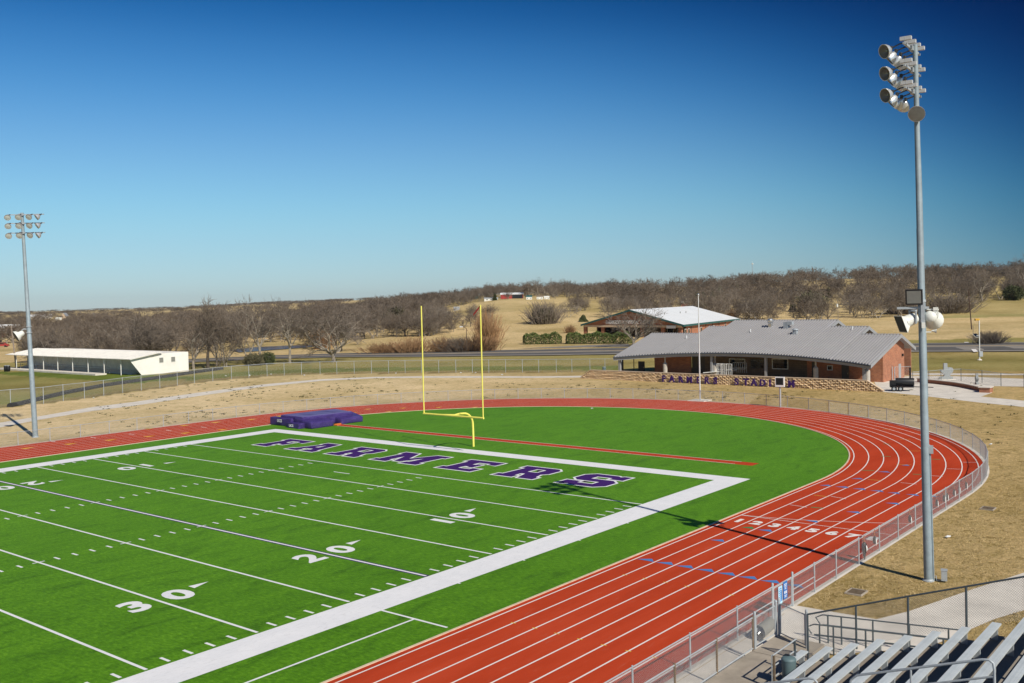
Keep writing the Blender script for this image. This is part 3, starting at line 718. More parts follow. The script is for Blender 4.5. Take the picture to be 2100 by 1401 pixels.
# ------------------------------------------------------------------ bleachers
bl = thing('bleachers', 'stepped concrete bleachers with long aluminium bench seats in the corner', 'bleachers', (-20, -43, 0))
RUN, RISE, YS, ZS = .84, .29, -43.18, .98
mb = MB(); mb.box((-38.6, -42.15, .2), (38.2, 1.9, .4)); put(mb, 'walkway_deck', 'deck', bl)
mb = MB(); mb.box((-18.48, -42.12, .203), (2.0, 1.75, .41)); put(mb, 'landing', 'deck', bl)
mb = MB()
for k in range(14):
    y0 = YS+.14-RUN*k; mb.box((-38.9, y0-RUN*.5-.0, (ZS-.43+RISE*k)/2), (38.4, RUN-.004, ZS-.43+RISE*k))
put(mb, 'concrete_steps', 'step', bl)
for k in range(14):
    x0 = -21.2 if k == 0 else -44.0
    y = YS-.13-RUN*k; z = ZS+RISE*k; xe = -19.89
    mb = MB(); L = xe-x0
    prof_ = [(.125, .0), (.125, -.042), (.118, -.042), (.118, -.006), (-.118, -.006), (-.118, -.042), (-.125, -.042), (-.125, 0), (-.06, .004), (-.055, .0), (.0, .003), (.05, .0)]
    mb.extr([Vector((x0, y+a, z+b)) for a, b in prof_], (L, 0, 0))
    s_ = put(mb, 'bench_seat', 'alu', bl)
    x = xe-.25
    while x > max(x0, -30):
        mb = MB(); mb.box((x, y, z-.24), (.07, .17, .36)); mb.box((x, y, z-.065), (.09, .22, .035)); put(mb, 'seat_bracket', 'galv', s_); x -= 1.9
mb = MB(); mb.box((-20.05, -42.72, .62), (.52, .26, .04)); mb.box((-20.05, -42.72, .5), (.08, .18, .2)); put(mb, 'end_step', 'alu', bl)
# fence in front of the walkway, with its gate
fence('walkway_fence', 'waist high chain link fence along the front edge of the bleacher walkway', [Vector((x, -41.2, .40)) for x in (-42, -39, -36, -33, -30, -27.2, -24.6, -21.95, -19.35)], 1.12, .036, .026, bottom=True, mats=('rust', 'galv', 'wire'), wr=.0032)
gate('walkway_gate', 'small chain link gate between bleacher walkway and rolled mat', (-19.2, -41.2, .4), (-17.62, -41.26, .4), 1.14, .4)
gate('walkway_gate', 'open framed chain link gate at the end of the bleacher landing', (-17.5, -41.32, .4), (-18.2, -42.66, .4), 1.2, .4)
# end rail stepping up beside the seats
er = [(-43.30, .45, 2.09), (-44.93, 1.38, 2.67), (-46.57, 1.98, 3.25), (-48.28, 2.6, 3.84), (-49.9, 3.15, 4.40), (-51.5, 3.7, 4.95)]
t = thing('end_railing', 'dark chain link guard rail climbing the right hand end of the bleachers', 'railing', (-19.6, -43.3, .4))
for y, z0, z1 in er:
    mb = MB(); mb.tube([(-19.6, y, z0-.1), (-19.6, y, z1)], .036, 8); put(mb, 'post', 'dkpost', t, True)
mb = MB(); mb.tube([(-19.6, y, z1) for y, z0, z1 in er], .028, 8); put(mb, 'top_rail', 'dkpost', t, True)
mb = MB()
for (ya, za0, za1), (yb, zb0, zb1) in zip(er[:-1], er[1:]):
    L = ya-yb; H = za1-za0
    for s in (1, -1):
        q = -H
        while q < L:
            t0 = max(0, -q); t1 = min(H, L-q)
            if t1 > t0:
                def P(tt):
                    yy = ya-(q+tt); fz = (q+tt)/L; lo_z = za0+(zb0-za0)*fz; hi_z = za1+(zb1-za1)*fz
                    return Vector((-19.6, yy, lo_z+(hi_z-lo_z)*(tt/H if s > 0 else 1-tt/H)))
                mb.tube([P(t0), P(t1)], .0034, 3, False)
            q += .076
put(mb, 'chain_link_mesh', 'wire_dark', t)
# aisle handrail in front
def pipe_loop(name, label, x, y0, z0, y1, z1, drop):
    t = thing(name, label, 'handrail', (x, y0, z0-.9))
    d = Vector((0, y1-y0, z1-z0)).normalized(); A = Vector((x, y0, z0)); B = Vector((x, y1, z1))
    arc = lambda P, q, s: [P + q*(-.17*(1-math.sin(a))) *s + Z*(-.17*(1-math.cos(a)))*1.0 for a in ()]
    top = [A+Z*(-1.25), A+Z*(-.22), A+Z*(-.09)+d*.04, A+d*.2, B-d*.24, B+d*-.08-Z*.03, B+d*.01-Z*.12, B+d*.03-Z*.27, B+d*.04-Z*1.3]
    mb = MB(); mb.tube(top, .030, 10); put(mb, 'bent_top_rail', 'galv', t, True)
    mb = MB(); mb.tube([A-Z*.42, B-Z*.42+d*.04], .026, 8); put(mb, 'middle_rail', 'galv', t, True)
    m = A.lerp(B, .45); mb = MB(); mb.tube([m, m-Z*1.2], .026, 8); put(mb, 'middle_post', 'galv', t, True)
    return t
hx = -26.5; hA = atX(1742, 1387, hx); hB = atX(2036, 1350, hx)
pipe_loop('handrail', 'long silver bent pipe handrail sloping across the aluminium bench seats', hx, hA.y, hA.z, hB.y, hB.z, 1)
hB = atX(1674, 1389, hx); hA = hB-Vector((0, -.945, .327))*2.6
pipe_loop('handrail', 'short bent pipe handrail end at the bottom edge beside the grey bin', hx, hA.y, hA.z, hB.y, hB.z, 1)
# guard rail round the waste bin
t = thing('guard_rail', 'three bar silver guard rail beside the grey waste bin', 'railing', (-21.9, -43.1, .4))
gp = [(-22.05, -43.25), (-20.5, -43.25)]
for i, (x, y) in enumerate(gp): mb = MB(); mb.box((x-.02, y, .92), (.06, .06, 1.10)); put(mb, 'post', 'dkpost' if i else 'rust', t)
mb = MB()
for z in (1.47, 1.12, .78): mb.tube([(-22.1, -43.22, z), (-20.35, -43.22, z)], .024, 8)
put(mb, 'rail', 'galv', t, True)
mb = MB(); mb.box((-22.1, -43.19, .93), (.05, .02, 1.1)); put(mb, 'face_strip', 'galv', t)
t = thing('waste_bin', 'grey green plastic waste bin behind the guard rail', 'bin', (-21.55, -43.52, .4))
mb = MB(); c = Vector((-21.55, -43.50, .4)); mb.lathe(c, Z, [(0, .19), (.02, .2), (.78, .225), (.82, .225)], 20); put(mb, 'bin_body', 'bin', t, True)
mb = MB(); mb.lathe(c+Z*.82, Z, [(0, .235), (.04, .235), (.07, .21), (.10, .16), (.11, .02)], 20); put(mb, 'bin_lid', 'bin', t, True)
mb = MB(); mb.box(c+Vector((.1, .1, .9)), (.16, .16, .07)); put(mb, 'lid_opening', 'black', t)
# rolled mat
t = thing('rolled_mat', 'grey rolled up mat lying on the concrete beside the track fence', 'rolled mat', (-16.9, -40.35, .2))
c0 = Vector((-17.42, -40.42, .22)); c1 = Vector((-16.05, -40.30, .24)); e = (c1-c0).normalized(); sd = Vector((-e.y, e.x, 0))
mb = MB(); mb.tube([c0, c0+e*.03, c1-e*.03, c1], [.22, .235, .235, .2], 20); put(mb, 'outer_roll', 'grille', t, True)
mb = MB()
for i in range(5):
    r = .225-.04*i; mb.tube([c0-e*.012+(sd*math.cos(a)+Z*math.sin(a))*r for a in [2*math.pi*q/20 for q in range(20)]], .008, 4, False, True)
put(mb, 'spiral_edge', 'chrome', t)
mb = MB(); mb.lathe(c0-e*.006, e, [(0, .22), (.004, .22)], 20); put(mb, 'dark_core', 'black', t)
# ramp rails behind the bleacher end
t = thing('ramp_railing', 'dark two bar pipe railing of the ramp behind the bleacher end', 'railing', (-16.3, -42.5, 0))
for off, lab in ((0, 0), (1.25, 1)):
    a = Vector((-16.3-off*.9, -42.45-off*.12, 0)); b = Vector((-15.2-off*.9, -47.0-off*.12, 0))
    mb = MB()
    for h in (1.02, .66): mb.tube([a+Z*h, b+Z*h], .026, 8)
    mb.tube([a+Z*1.02, a+Vector((.05, .28, .86)), a+Vector((.02, .1, .66))], .024, 8)
    put(mb, 'rail', 'dkpost', t, True)
    for f in (.04, .14, .37, .63, .9):
        p = a.lerp(b, f); mb = MB(); mb.tube([p, p+Z*1.02], .032, 8); put(mb, 'post', 'dkpost', t, True)
# drains
def grate(u, v, lab):
    p = at(u, v); t = thing('drain_grate', lab, 'drain', (p.x, p.y, 0), 'drain grates in the dry grass')
    mb = MB()
    for dx, dy, sx, sy in ((0, .34, .80, .05), (0, -.34, .80, .05), (.375, 0, .05, .63), (-.375, 0, .05, .63)): mb.box((p.x+dx, p.y+dy, .03), (sx, sy, .07))
    put(mb, 'concrete_frame', 'deck', t)
    mb = MB(); mb.box((p.x, p.y, .015), (.72, .63, .02)); 
    for i in range(9): mb.box((p.x-.32+.08*i, p.y, .04), (.03, .62, .02))
    put(mb, 'bars', 'rust', t)
grate(1756, 1216, 'rusty square drain grate in the grass left of the light tower base')
grate(2026, 1044, 'small square drain grate in the grass near the right edge')
for i, (u, v, lab) in enumerate([(1943, 1104, 'crumpled white paper scrap on the dry grass right of the tall light pole'), (2032, 913, 'small pale scrap on the grass beyond the curved fence'), (1214, 839, 'small white scrap lying on the far green turf')]):
    p = at(u, v); mb = MB(); rnd = random.Random(i)
    P = [Vector((p.x+math.cos(a)*rnd.uniform(.09, .2), p.y+math.sin(a)*rnd.uniform(.09, .2), rnd.uniform(.03, .14))) for a in [q*math.pi/3 for q in range(6)]]
    for a in range(6): mb.quad(P[a], P[(a+1) % 6], Vector((p.x, p.y, .16)))
    for a in range(6): mb.quad(P[(a+1) % 6], P[a], Vector((p.x, p.y, .02)))
    tag(put(mb, 'paper', 'white', thing('paper_scrap', lab, 'litter', (p.x, p.y, 0))), 'crumpled white sheet')

# ------------------------------------------------------------------ goalpost
t = thing('goalpost', 'bright yellow football goalpost with a gooseneck base', 'goalpost', (12.1, .45, 0))
gx, gyc, hw = 9.0, -.15, 3.38
mb = MB(); P = [Vector((12.1, .45, 0)), Vector((12.1, .45, 1.4)), Vector((12.08, .45, 1.95))]
for i in range(1, 9):
    a = math.pi/2*i/8; P.append(Vector((12.08-1.15*(1-math.cos(a)), .45-.0*i, 1.95+1.05*math.sin(a))))
P += [Vector((10.3, .28, 3.06)), Vector((9.6, .05, 3.06)), Vector((gx+.05, gyc, 3.05))]
mb.tube(P, .095, 12); put(mb, 'gooseneck', 'yellow', t, True)
mb = MB(); mb.tube([(gx, gyc-hw-.06, 3.05), (gx, gyc+hw+.06, 3.05)], .085, 12); put(mb, 'crossbar', 'yellow', t, True)
mb = MB(); mb.tube([(9.6, .1, 3.06), (gx+.05, gyc+1.25, 3.08)], .05, 8); put(mb, 'brace', 'yellow', t, True)
for s in (1, -1):
    mb = MB(); mb.tube([(gx, gyc+s*hw, 3.05), (gx, gyc+s*hw, 12.25)], .055, 10); put(mb, 'upright', 'yellow', t, True)
mb = MB(); y = gyc-hw
for i in range(4):
    a = Vector((gx-.03*i, y+.05+.16*i, 12.12-.17*i)); b = Vector((gx-.03*(i+1), y+.05+.16*(i+1), 12.12-.17*(i+1)))
    mb.extr([a+Z*.1, b+Z*.09, b-Z*.08, a-Z*.06], (.012, 0, 0))
put(mb, 'wind_ribbon', 'red_cloth', t)
# flagpole
t = thing('flagpole', 'bare white flagpole on a concrete pad beside the far bend', 'flagpole', (52.7, .9, 0))
mb = MB(); mb.prism([(51.6, -.2), (53.6, -.2), (53.6, 2.0), (51.6, 2.0)], 0, .10); put(mb, 'pad', 'concrete', t)
mb = MB(); mb.tube([(52.7, .9, .05), (52.7, .9, 4), (52.68, .87, 12.6)], [.085, .08, .045], 10); put(mb, 'pole', 'white', t, True)
mb = MB(); mb.lathe((52.68, .87, 12.55), Z, [(0, .05), (.05, .1), (.13, .13), (.21, .1), (.26, .01)], 10); mb.tube([(52.68, .87, 12.5), (52.75, .75, 12.55)], .03, 6); put(mb, 'finial', 'chrome', t, True)
mb = MB(); mb.tube([(52.62, .80, 1.2), (52.6, .8, 12.4)], .008, 4); mb.box((52.6, .8, 1.2), (.06, .06, .2)); put(mb, 'halyard', 'white', t)
# play clock
p = Vector((50.6, -10.3, 0)); t = thing('play_clock', 'square white framed clock board with black face on a thin pole', 'scoreboard', p)
mb = MB(); mb.tube([p-Z*.1, p+Z*2.3], .095, 10); put(mb, 'pole', 'galv', t, True)
fx = (Vector((CAM.x, CAM.y, 0))-p); fx.z = 0; fx.normalize(); fx = (fx*.55+Vector((-1, .2, 0))*.45).normalized(); sx = Vector((-fx.y, fx.x, 0))
mb = MB(); mb.box(p+Z*2.82, (.32, 1.0, 1.1), (fx, sx, Z)); put(mb, 'cabinet', 'white', t)
mb = MB(); mb.box(p+Z*2.88+fx*.162, (.012, .82, .78), (fx, sx, Z)); put(mb, 'screen', 'black', t)

# ------------------------------------------------------------------ pole vault landing mats
lm = thing('landing_mat', 'large purple vinyl pole vault landing pit at the corner of the field', 'landing mat', (15, 26, 0))
def slab(name, pts, z0, z1, rad=.09, m='vinyl', top=None, seed=0):
    bm = bmesh.new(); vs = [bm.verts.new((x, y, z0)) for x, y in pts]; f = bm.faces.new(vs)
    r = bmesh.ops.extrude_face_region(bm, geom=[f]); 
    for v in [g for g in r['geom'] if isinstance(g, bmesh.types.BMVert)]: v.co.z = z1 if not callable(z1) else z1(v.co.x, v.co.y)
    bmesh.ops.recalc_face_normals(bm, faces=bm.faces[:])
    bmesh.ops.bevel(bm, geom=bm.edges[:], offset=rad, segments=2, affect='EDGES', profile=.6)
    bmesh.ops.subdivide_edges(bm, edges=[e for e in bm.edges if e.calc_length() > .6], cuts=4, use_grid_fill=True)
    rnd = random.Random(seed)
    for v in bm.verts: v.co += Vector((rnd.uniform(-1, 1), rnd.uniform(-1, 1), rnd.uniform(-1, .4)))*.018
    me = D.meshes.new(name); bm.to_mesh(me); bm.free(); me.materials.append(M[m]); me.polygons.foreach_set('use_smooth', [True]*len(me.polygons))
    if top:
        me.materials.append(M[top])
        for q in me.polygons:
            if q.normal.z > .8: q.material_index = 1
    me.transform(Matrix.Translation(-parent_loc(lm))); o = D.objects.new(name, me); C.objects.link(o); o.parent = lm; return o
slab('rear_cushion', [(12.6, 29.8), (12.6, 26.2), (18.9, 26.2), (18.9, 29.8)], .02, .86, .1, 'vinyl', None, 1)
slab('main_cushion', [(12.9, 28.4), (12.8, 24.6), (18.6, 23.6), (19.6, 27.6)], .05, 1.12, .14, 'vinyl', 'vinyl_top', 2)
slab('front_cushion', [(12.55, 25.6), (12.45, 22.8), (15.3, 22.75), (15.5, 25.6)], .02, lambda x, y: .66 if y < 24 else 1.02, .12, 'vinyl', None, 3)
slab('front_cushion', [(16.6, 25.8), (16.4, 22.9), (19.2, 22.7), (20.0, 25.6)], .02, lambda x, y: .62 if y < 24 else .95, .12, 'vinyl', None, 4)
slab('box_cushion', [(12.05, 26.35), (11.85, 24.0), (12.75, 23.9), (12.85, 26.3)], .02, .56, .05, 'vinyl', None, 5)
mb = MB(); mb.quad((12.9, 29.2, .905), (12.9, 27.3, .905), (13.9, 27.1, .935), (13.9, 29.1, .905)); put(mb, 'worn_yellow_panel', 'track_yellow', lm)
put(text_mb('UCS', .42, (12.47, 28.0, .42), (0, -1, 0), Z, .004, .012), 'mat_lettering', 'signwhite', lm)
put(text_mb('UCS', .34, (11.84, 25.25, .18), (.08, -1, 0), Z, .004, .012), 'mat_lettering', 'signwhite', lm)
t = thing('vault_box', 'small orange marker board at the end of the red runway', 'vault box', (15.9, 22.9, .0))
mb = MB(); mb.box((15.95, 22.95, .10), (.9, .12, .16)); mb.box((15.5, 22.7, .06), (.06, .5, .1)); put(mb, 'board', 'orange', t)

# ------------------------------------------------------------------ light towers
def bowl(mb, c, ax, r=.30, d=.37, k=18):
    c = Vector(c); ax = Vector(ax).normalized(); pr = [(-.02, .01), (-.02, .05), (0, .09), (d*.18, r*.48), (d*.45, r*.78), (d*.8, r*.97), (d, r), (d+.012, r*1.02), (d+.012, r*.95)]
    mb.tube([c+ax*a for a, b in pr], [b for a, b in pr], k, False)
def inner_bowl(c, ax, r=.30, d=.37, k=18):
    c = Vector(c); ax = Vector(ax).normalized(); pr = [(d+.010, r*.955), (d*.8, r*.92), (d*.45, r*.72), (d*.2, r*.42), (d*.1, .06), (d*.1, .005)]
    mb = MB(); mb.tube([c+ax*a for a, b in reversed(pr)], [b for a, b in reversed(pr)], k, False); mb.lathe(c+ax*d*.1, ax, [(0, .03), (d*.3, .05), (d*.55, .05), (d*.6, .01)], 8); return mb
def tower(base, top, r0, r1, arms, label, aim, sets):
    t = thing('light_tower', label, 'light tower', base, 'stadium light towers')
    b = Vector(base); T = Vector(top); ax = (T-b).normalized()
    L = (T-b).length; P = []; Rr = []
    for f, q in ((0, 1), (.33, .90), (.331, .85), (.66, .74), (.661, .69), (1, .55)): P.append(b+ax*L*f); Rr.append(r0*q)
    mb = MB(); mb.tube(P, Rr, 18); put(mb, 'pole', 'pole', t, True)
    mb = MB(); mb.lathe(b-Z*.1, Z, [(0, r0*1.35), (.14, r0*1.35), (.16, r0*1.1), (.2, r0)], 18); put(mb, 'base_collar', 'galv', t)
    for ai, (hz, lamps, adir, half) in enumerate(arms):
        c = b + ax*((hz-b.z)/ax.z); adir = Vector(adir).normalized()
        nrm = Vector((-adir.y, adir.x, 0)); 
        if nrm.dot(Vector(aim)) < 0: nrm = -nrm
        c = c + nrm*(r0*.5+.05)
        mb = MB(); mb.box(c+adir*(0 if sets else .45), (half*2, .09, .09), (adir, nrm, Z)); mb.box(c-nrm*.02-Z*.0, (.5, .16, .2), (adir, nrm, Z))
        arm = put(mb, 'crossarm', 'galv', t)
        for li, (off, az, el) in enumerate(lamps):
            q = c+adir*off
            d = Matrix.Rotation(az, 3, 'Z') @ nrm; d = (d*math.cos(el)+Z*math.sin(el)).normalized()
            p = q + nrm*(.58 if sets else .42) - Z*.16
            mb = MB(); bowl(mb, p, d); fl = put(mb, 'floodlight', 'reflector', t, True)
            if sets: put(inner_bowl(p, d), 'reflector_bowl', 'lens', fl, True)
            else: mb = MB(); mb.lathe(p+d*.345, d, [(0, .24), (.004, .285), (.03, .16), (.04, .01)], 18); put(mb, 'lens', 'sunlit_lens', fl, True)
            mb = MB(); mb.tube([q+Z*.03, q+nrm*.2+Z*.02, p-d*.05+Z*.05, p], .03, 6); mb.box(p-d*.04+Z*.06, (.14, .1, .14)); put(mb, 'knuckle', 'dark', fl)
            if sets:
                mb = MB(); w_ = q-nrm*.05+Z*.21; mb.box(w_, (.17, .46, .15), (adir, nrm, Z)); mb.box(w_+nrm*.02, (.18, .02, .16), (adir, nrm, Z)); put(mb, 'ballast_box', 'ballast', fl)
    return t, b, ax
lb = Vector((-6.55, -43.25, 0)); ltop = lb + Vector((-.17, .2, 23.2))
lamps4 = [(-1.15, 1.0, -.30), (-.42, .25, -.72), (.35, -.45, -.70), (1.05, -.95, -.55)]
lt, b_, ax_ = tower(lb, ltop, .185, .1, [(23.05, lamps4, (1, .06, 0), 1.3), (22.12, lamps4, (1, .06, 0), 1.3), (21.2, lamps4, (1, .06, 0), 1.3)],
                    'tall grey light tower standing in the near dry grass on the right', (0, 1, 0), True)
cdir = (CAM-lb); cdir.z = 0; cdir.normalize(); side = Vector((-cdir.y, cdir.x, 0))     # side points left in view when seen from the stand
if side.dot(rt) > 0: side = -side
def on(h): return b_+ax_*(h/ax_.z)
p = on(20.25)+cdir*.28; d = (cdir*.86+Vector((0, 0, -.5))+side*.05).normalized()
mb = MB(); bowl(mb, p-d*.2, d, .35, .34); f13 = put(mb, 'floodlight', 'reflector', lt, True)
mb = MB(); mb.lathe(p-d*.2+d*.345, d, [(0, .3), (.004, .352), (.012, .02)], 18); put(mb, 'lens', 'lens', f13)
mb = MB(); mb.tube([on(20.35), p-d*.25], .035, 6); put(mb, 'knuckle', 'dark', f13)
# conduit and boxes
mb = MB(); r_ = -side*.20; mb.tube([lb+r_*1.1+Z*.05, on(2)+r_*1.05, on(5.6)+r_*.98], .035, 8); put(mb, 'conduit', 'pole', lt, True)
mb = MB(); mb.box(on(5.75)+r_*1.15, (.2, .2, .34), (side, cdir, Z)); put(mb, 'junction_box', 'galv', lt)
mb = MB(); mb.tube([on(8)+r_*.8, on(17)+r_*.62, on(18.8)+r_*.5], .02, 6); put(mb, 'conduit', 'pole', lt, True)
t = thing('utility_box', 'small grey electric box on a stub beside the base of the tall tower', 'electric box', lb-side*.62+Vector((0, 0, 0)))
q = lb-side*.64; mb = MB(); mb.box(q+Z*.30, (.24, .3, .44), (side, cdir, Z)); mb.box(q+Z*.53, (.27, .33, .03), (side, cdir, Z)); put(mb, 'cabinet', 'galv', t)
mb = MB(); mb.tube([q+Z*.1, q+side*.3+Z*.05, lb-side*.3+Z*.25], .03, 8); put(mb, 'cable_pipe', 'galv', t, True)
# loudspeakers on the near tower
zc = 12.0
mb = MB(); mb.lathe(on(11.3), ax_, [(0, .185), (.1, .185)], 14); mb.lathe(on(12.15), ax_, [(0, .185), (.1, .185)], 14); mb.box(on(11.9)+side*.35+cdir*.1, (1.3, .08, .1), (side, cdir, Z)); mb.box(on(11.72)-side*.05+cdir*.2, (.16, .1, .9), (side, cdir, Z)); bk = put(mb, 'speaker_bracket', 'galv', lt)
pc = on(12.37)+side*.05+cdir*.22+side*.24; fd = (cdir*.96+side*.12-Z*.12).normalized(); sx_ = Z.cross(fd).normalized(); uz = fd.cross(sx_)
mb = MB(); mb.box(pc, (.10, .70, .66), (fd, sx_, uz)); sp1 = put(mb, 'flat_loudspeaker', 'black', lt)
mb = MB(); mb.box(pc+fd*.055, (.012, .58, .54), (fd, sx_, uz)); put(mb, 'speaker_grille', 'grille', sp1)
hd = (side*.80+cdir*.42-Z*.34).normalized(); hp = on(11.45)+side*.30+cdir*.15
mb = MB(); mb.lathe(hp-hd*.16, hd, [(0, .05), (.05, .17), (.14, .235), (.26, .25), (.5, .26), (.62, .27)], 18)
sxh = Z.cross(hd).normalized(); uzh = hd.cross(sxh); n = len(mb.v)
e0 = hp+hd*.40; e1 = hp+hd*.66
q0 = [e0+sxh*(.2*a)+uzh*(.2*b) for a, b in ((-1, -1), (1, -1), (1, 1), (-1, 1))]; q1 = [e1+sxh*(.36*a)+uzh*(.38*b) for a, b in ((-1, -1), (1, -1), (1, 1), (-1, 1))]
for i in range(4): mb.quad(q0[i], q0[(i+1) % 4], q1[(i+1) % 4], q1[i])
mb.quad(*reversed(q0)); hs_ = put(mb, 'horn_loudspeaker', 'offwhite', lt, False)
mb = MB(); mb.box(e1+hd*.008, (.016, .74, .78), (hd, sxh, uzh)); mb.m = 1; mb.box(e1+hd*.02, (.014, .66, .70), (hd, sxh, uzh)); put(mb, 'horn_mouth', ['offwhite', 'dark'], hs_)
mb = MB(); mb.box(hp+sxh*.28+hd*.08+Z*.08, (.1, .05, .55)); mb.box(hp-sxh*.28+hd*.08+Z*.08, (.1, .05, .55)); mb.box(hp+Z*.36+hd*.08, (.1, .6, .05), (hd, sxh, Z)); put(mb, 'yoke', 'galv', hs_)
hd2 = (-side*.25-cdir*.9-Z*.3).normalized(); hp2 = on(11.5)-side*.34-cdir*.02
mb = MB(); mb.lathe(hp2-hd2*.22, hd2, [(0, .05), (.04, .17), (.12, .25), (.24, .27), (.5, .28), (.75, .42), (.8, .42)], 18); hs2 = put(mb, 'horn_loudspeaker', 'offwhite', lt, True)
mb = MB(); mb.box(hp2+Z*.32, (.7, .06, .05), (side, cdir, Z)); mb.box(hp2-side*.3+Z*.15, (.06, .08, .35), (side, cdir, Z)); mb.box(hp2-side*.22+cdir*.02+Z*.34, (.2, .18, .14), (side, cdir, Z)); put(mb, 'yoke', 'offwhite', hs2)
mb = MB(); mb.box(on(11.15)-side*.06+cdir*.3, (.15, .12, .24), (side, cdir, Z)); put(mb, 'control_box', 'offwhite', lt)
mb = MB(); mb.lathe(on(10.9)-side*.38, (-side-Z*.1), [(0, .03), (.1, .05), (.2, .1)], 10); mb.box(on(10.85)-side*.2, (.34, .05, .05), (side, cdir, Z)); put(mb, 'small_speaker', 'offwhite', lt)
# far tower
lb2 = Vector((-5.24, 43.45, 0)); sh = rt*(-.55); ltop2 = Vector((lb2.x+sh.x, lb2.y+sh.y, 22.3))
lamps4b = [(-1.05, .30, -.50), (.05, .12, -.50), (1.15, -.1, -.50), (2.05, -.85, -.55)]
lt2, b_, ax_ = tower(lb2, ltop2, .25, .12, [(22.1, lamps4b, (.62, -.78, 0), 1.8), (21.25, lamps4b, (.62, -.78, 0), 1.8), (20.3, lamps4b, (.62, -.78, 0), 1.8)],
                     'tall grey light tower beside the red track at the far left', (-.78, -.62, 0), False)
s2 = Vector((-rt.x, -rt.y, 0)).normalized(); c2_ = Vector((CAM.x-lb2.x, CAM.y-lb2.y, 0)).normalized()
hd = (s2*.75+c2_*.5-Z*.36).normalized(); hp = on(10.35)+s2*.75
mb = MB(); mb.lathe(hp-hd*.25, hd, [(0, .05), (.05, .2), (.2, .28), (.45, .31), (.6, .48), (.85, .56)], 16); h3 = put(mb, 'horn_loudspeaker', 'offwhite', lt2, True)
mb = MB(); mb.lathe(hp-hd*.25+hd*.84, hd, [(0, .5), (.015, .55), (.03, .5)], 16); put(mb, 'horn_mouth', 'dark', h3)
mb = MB(); mb.tube([on(10.75), on(10.8)+s2*.5, hp+Z*.3], .06, 6); mb.lathe(on(10.4), ax_, [(0, .28), (.08, .28)], 12); mb.lathe(on(11.0), ax_, [(0, .27), (.08, .27)], 12); put(mb, 'speaker_bracket', 'galv', h3)

# ------------------------------------------------------------------ tufts of dry grass near the stand
def in_poly(x, y, P):
    c = False; j = len(P)-1
    for i in range(len(P)):
        if (P[i].y > y) != (P[j].y > y) and x < (P[j].x-P[i].x)*(y-P[i].y)/(P[j].y-P[i].y)+P[i].x: c = not c
        j = i
    return c
PATHP = [at(*q) for q in [(1600, 1268), (1626, 1241), (1688, 1252), (1797.6, 1270.5), (1862, 1254.8), (1993, 1209.5), (2100, 1175), (2160, 1160), (2160, 1228), (2100, 1252), (2040, 1270), (1993, 1290), (1900, 1330), (1660, 1345)]]
rnd = random.Random(77); V = []; Fc = []; n = 0
while n < 42000:
    x = rnd.uniform(-14, 46); y = rnd.uniform(-58, -18)
    if math.hypot(x-XC, y-YC) < 39.8 and x > XC or (x <= XC and y > -40.0): continue
    d = (Vector((x, y))-CAM.xy).dot(HF)
    if d < 24 or rnd.random() > (38/d)**2: continue
    if in_poly(x, y, PATHP): continue
    n += 1; k = rnd.choice((2, 3))
    if (math.sin(x*1.3+math.sin(y*.9)*2)+math.sin(y*1.7-x*.6)) < -.2 and rnd.random() < .6: continue
    for q in range(k):
        a = rnd.uniform(0, 6.28); L = rnd.uniform(.04, .11); w_ = rnd.uniform(.008, .018); h = L*rnd.uniform(.25, .7); ox = x+rnd.uniform(-.06, .06); oy = y+rnd.uniform(-.06, .06); m = len(V)
        V += [(ox-math.sin(a)*w_, oy+math.cos(a)*w_, 0), (ox+math.sin(a)*w_, oy-math.cos(a)*w_, 0), (ox+math.cos(a)*L, oy+math.sin(a)*L, h)]; Fc.append((m, m+1, m+2))
me = D.meshes.new('dry_grass'); me.from_pydata(V, [], Fc); me.materials.append(M['straw_blade']); me.update(); o = D.objects.new('dry_grass', me); C.objects.link(o)
tag(o, 'matted tufts of straw coloured grass between the track fence and the path', 'dry grass', kind='stuff')

# dark weed tufts sprinkled over the pale bank
rnd = random.Random(31); V = []; Fc = []; n = 0; cl = [(rnd.uniform(200, 1700), rnd.uniform(778, 870)) for q in range(60)]
while n < 420:
    if rnd.random() < .6: q = rnd.choice(cl); u = q[0]+rnd.gauss(0, 26); v = q[1]+rnd.gauss(0, 4)
    else: u = rnd.uniform(100, 2090); v = rnd.uniform(776, 1000)
    p = at(u, v)
    if fence_line(p.x, p.y) > -1.5 or p.x > 70.5 and -15 < p.y < 34: continue
    rr_ = math.hypot(p.x-XC, p.y-YC) if p.x > XC else abs(p.y-YC)
    if rr_ < 41: continue
    n += 1; big = rnd.uniform(.12, .42); k = int(14*big/.3)+5
    for q in range(k):
        a = rnd.uniform(0, 6.28); d_ = abs(rnd.gauss(0, .5))*big; ox = p.x+math.cos(a)*d_*1.5; oy = p.y+math.sin(a)*d_*1.5; L = rnd.uniform(.06, .16); w_ = rnd.uniform(.02, .05); b = rnd.uniform(0, 6.28); m = len(V)
        V += [(ox-math.sin(b)*w_, oy+math.cos(b)*w_, .0), (ox+math.sin(b)*w_, oy-math.cos(b)*w_, .0), (ox+math.cos(b)*L*.8, oy+math.sin(b)*L*.8, L)]; Fc.append((m, m+1, m+2))
me = D.meshes.new('weeds'); me.from_pydata(V, [], Fc); me.materials.append(M['weed']); me.update(); o = D.objects.new('weeds', me); C.objects.link(o)
tag(o, 'dark weed tufts sprinkled over the pale grass bank', 'weeds', kind='stuff')

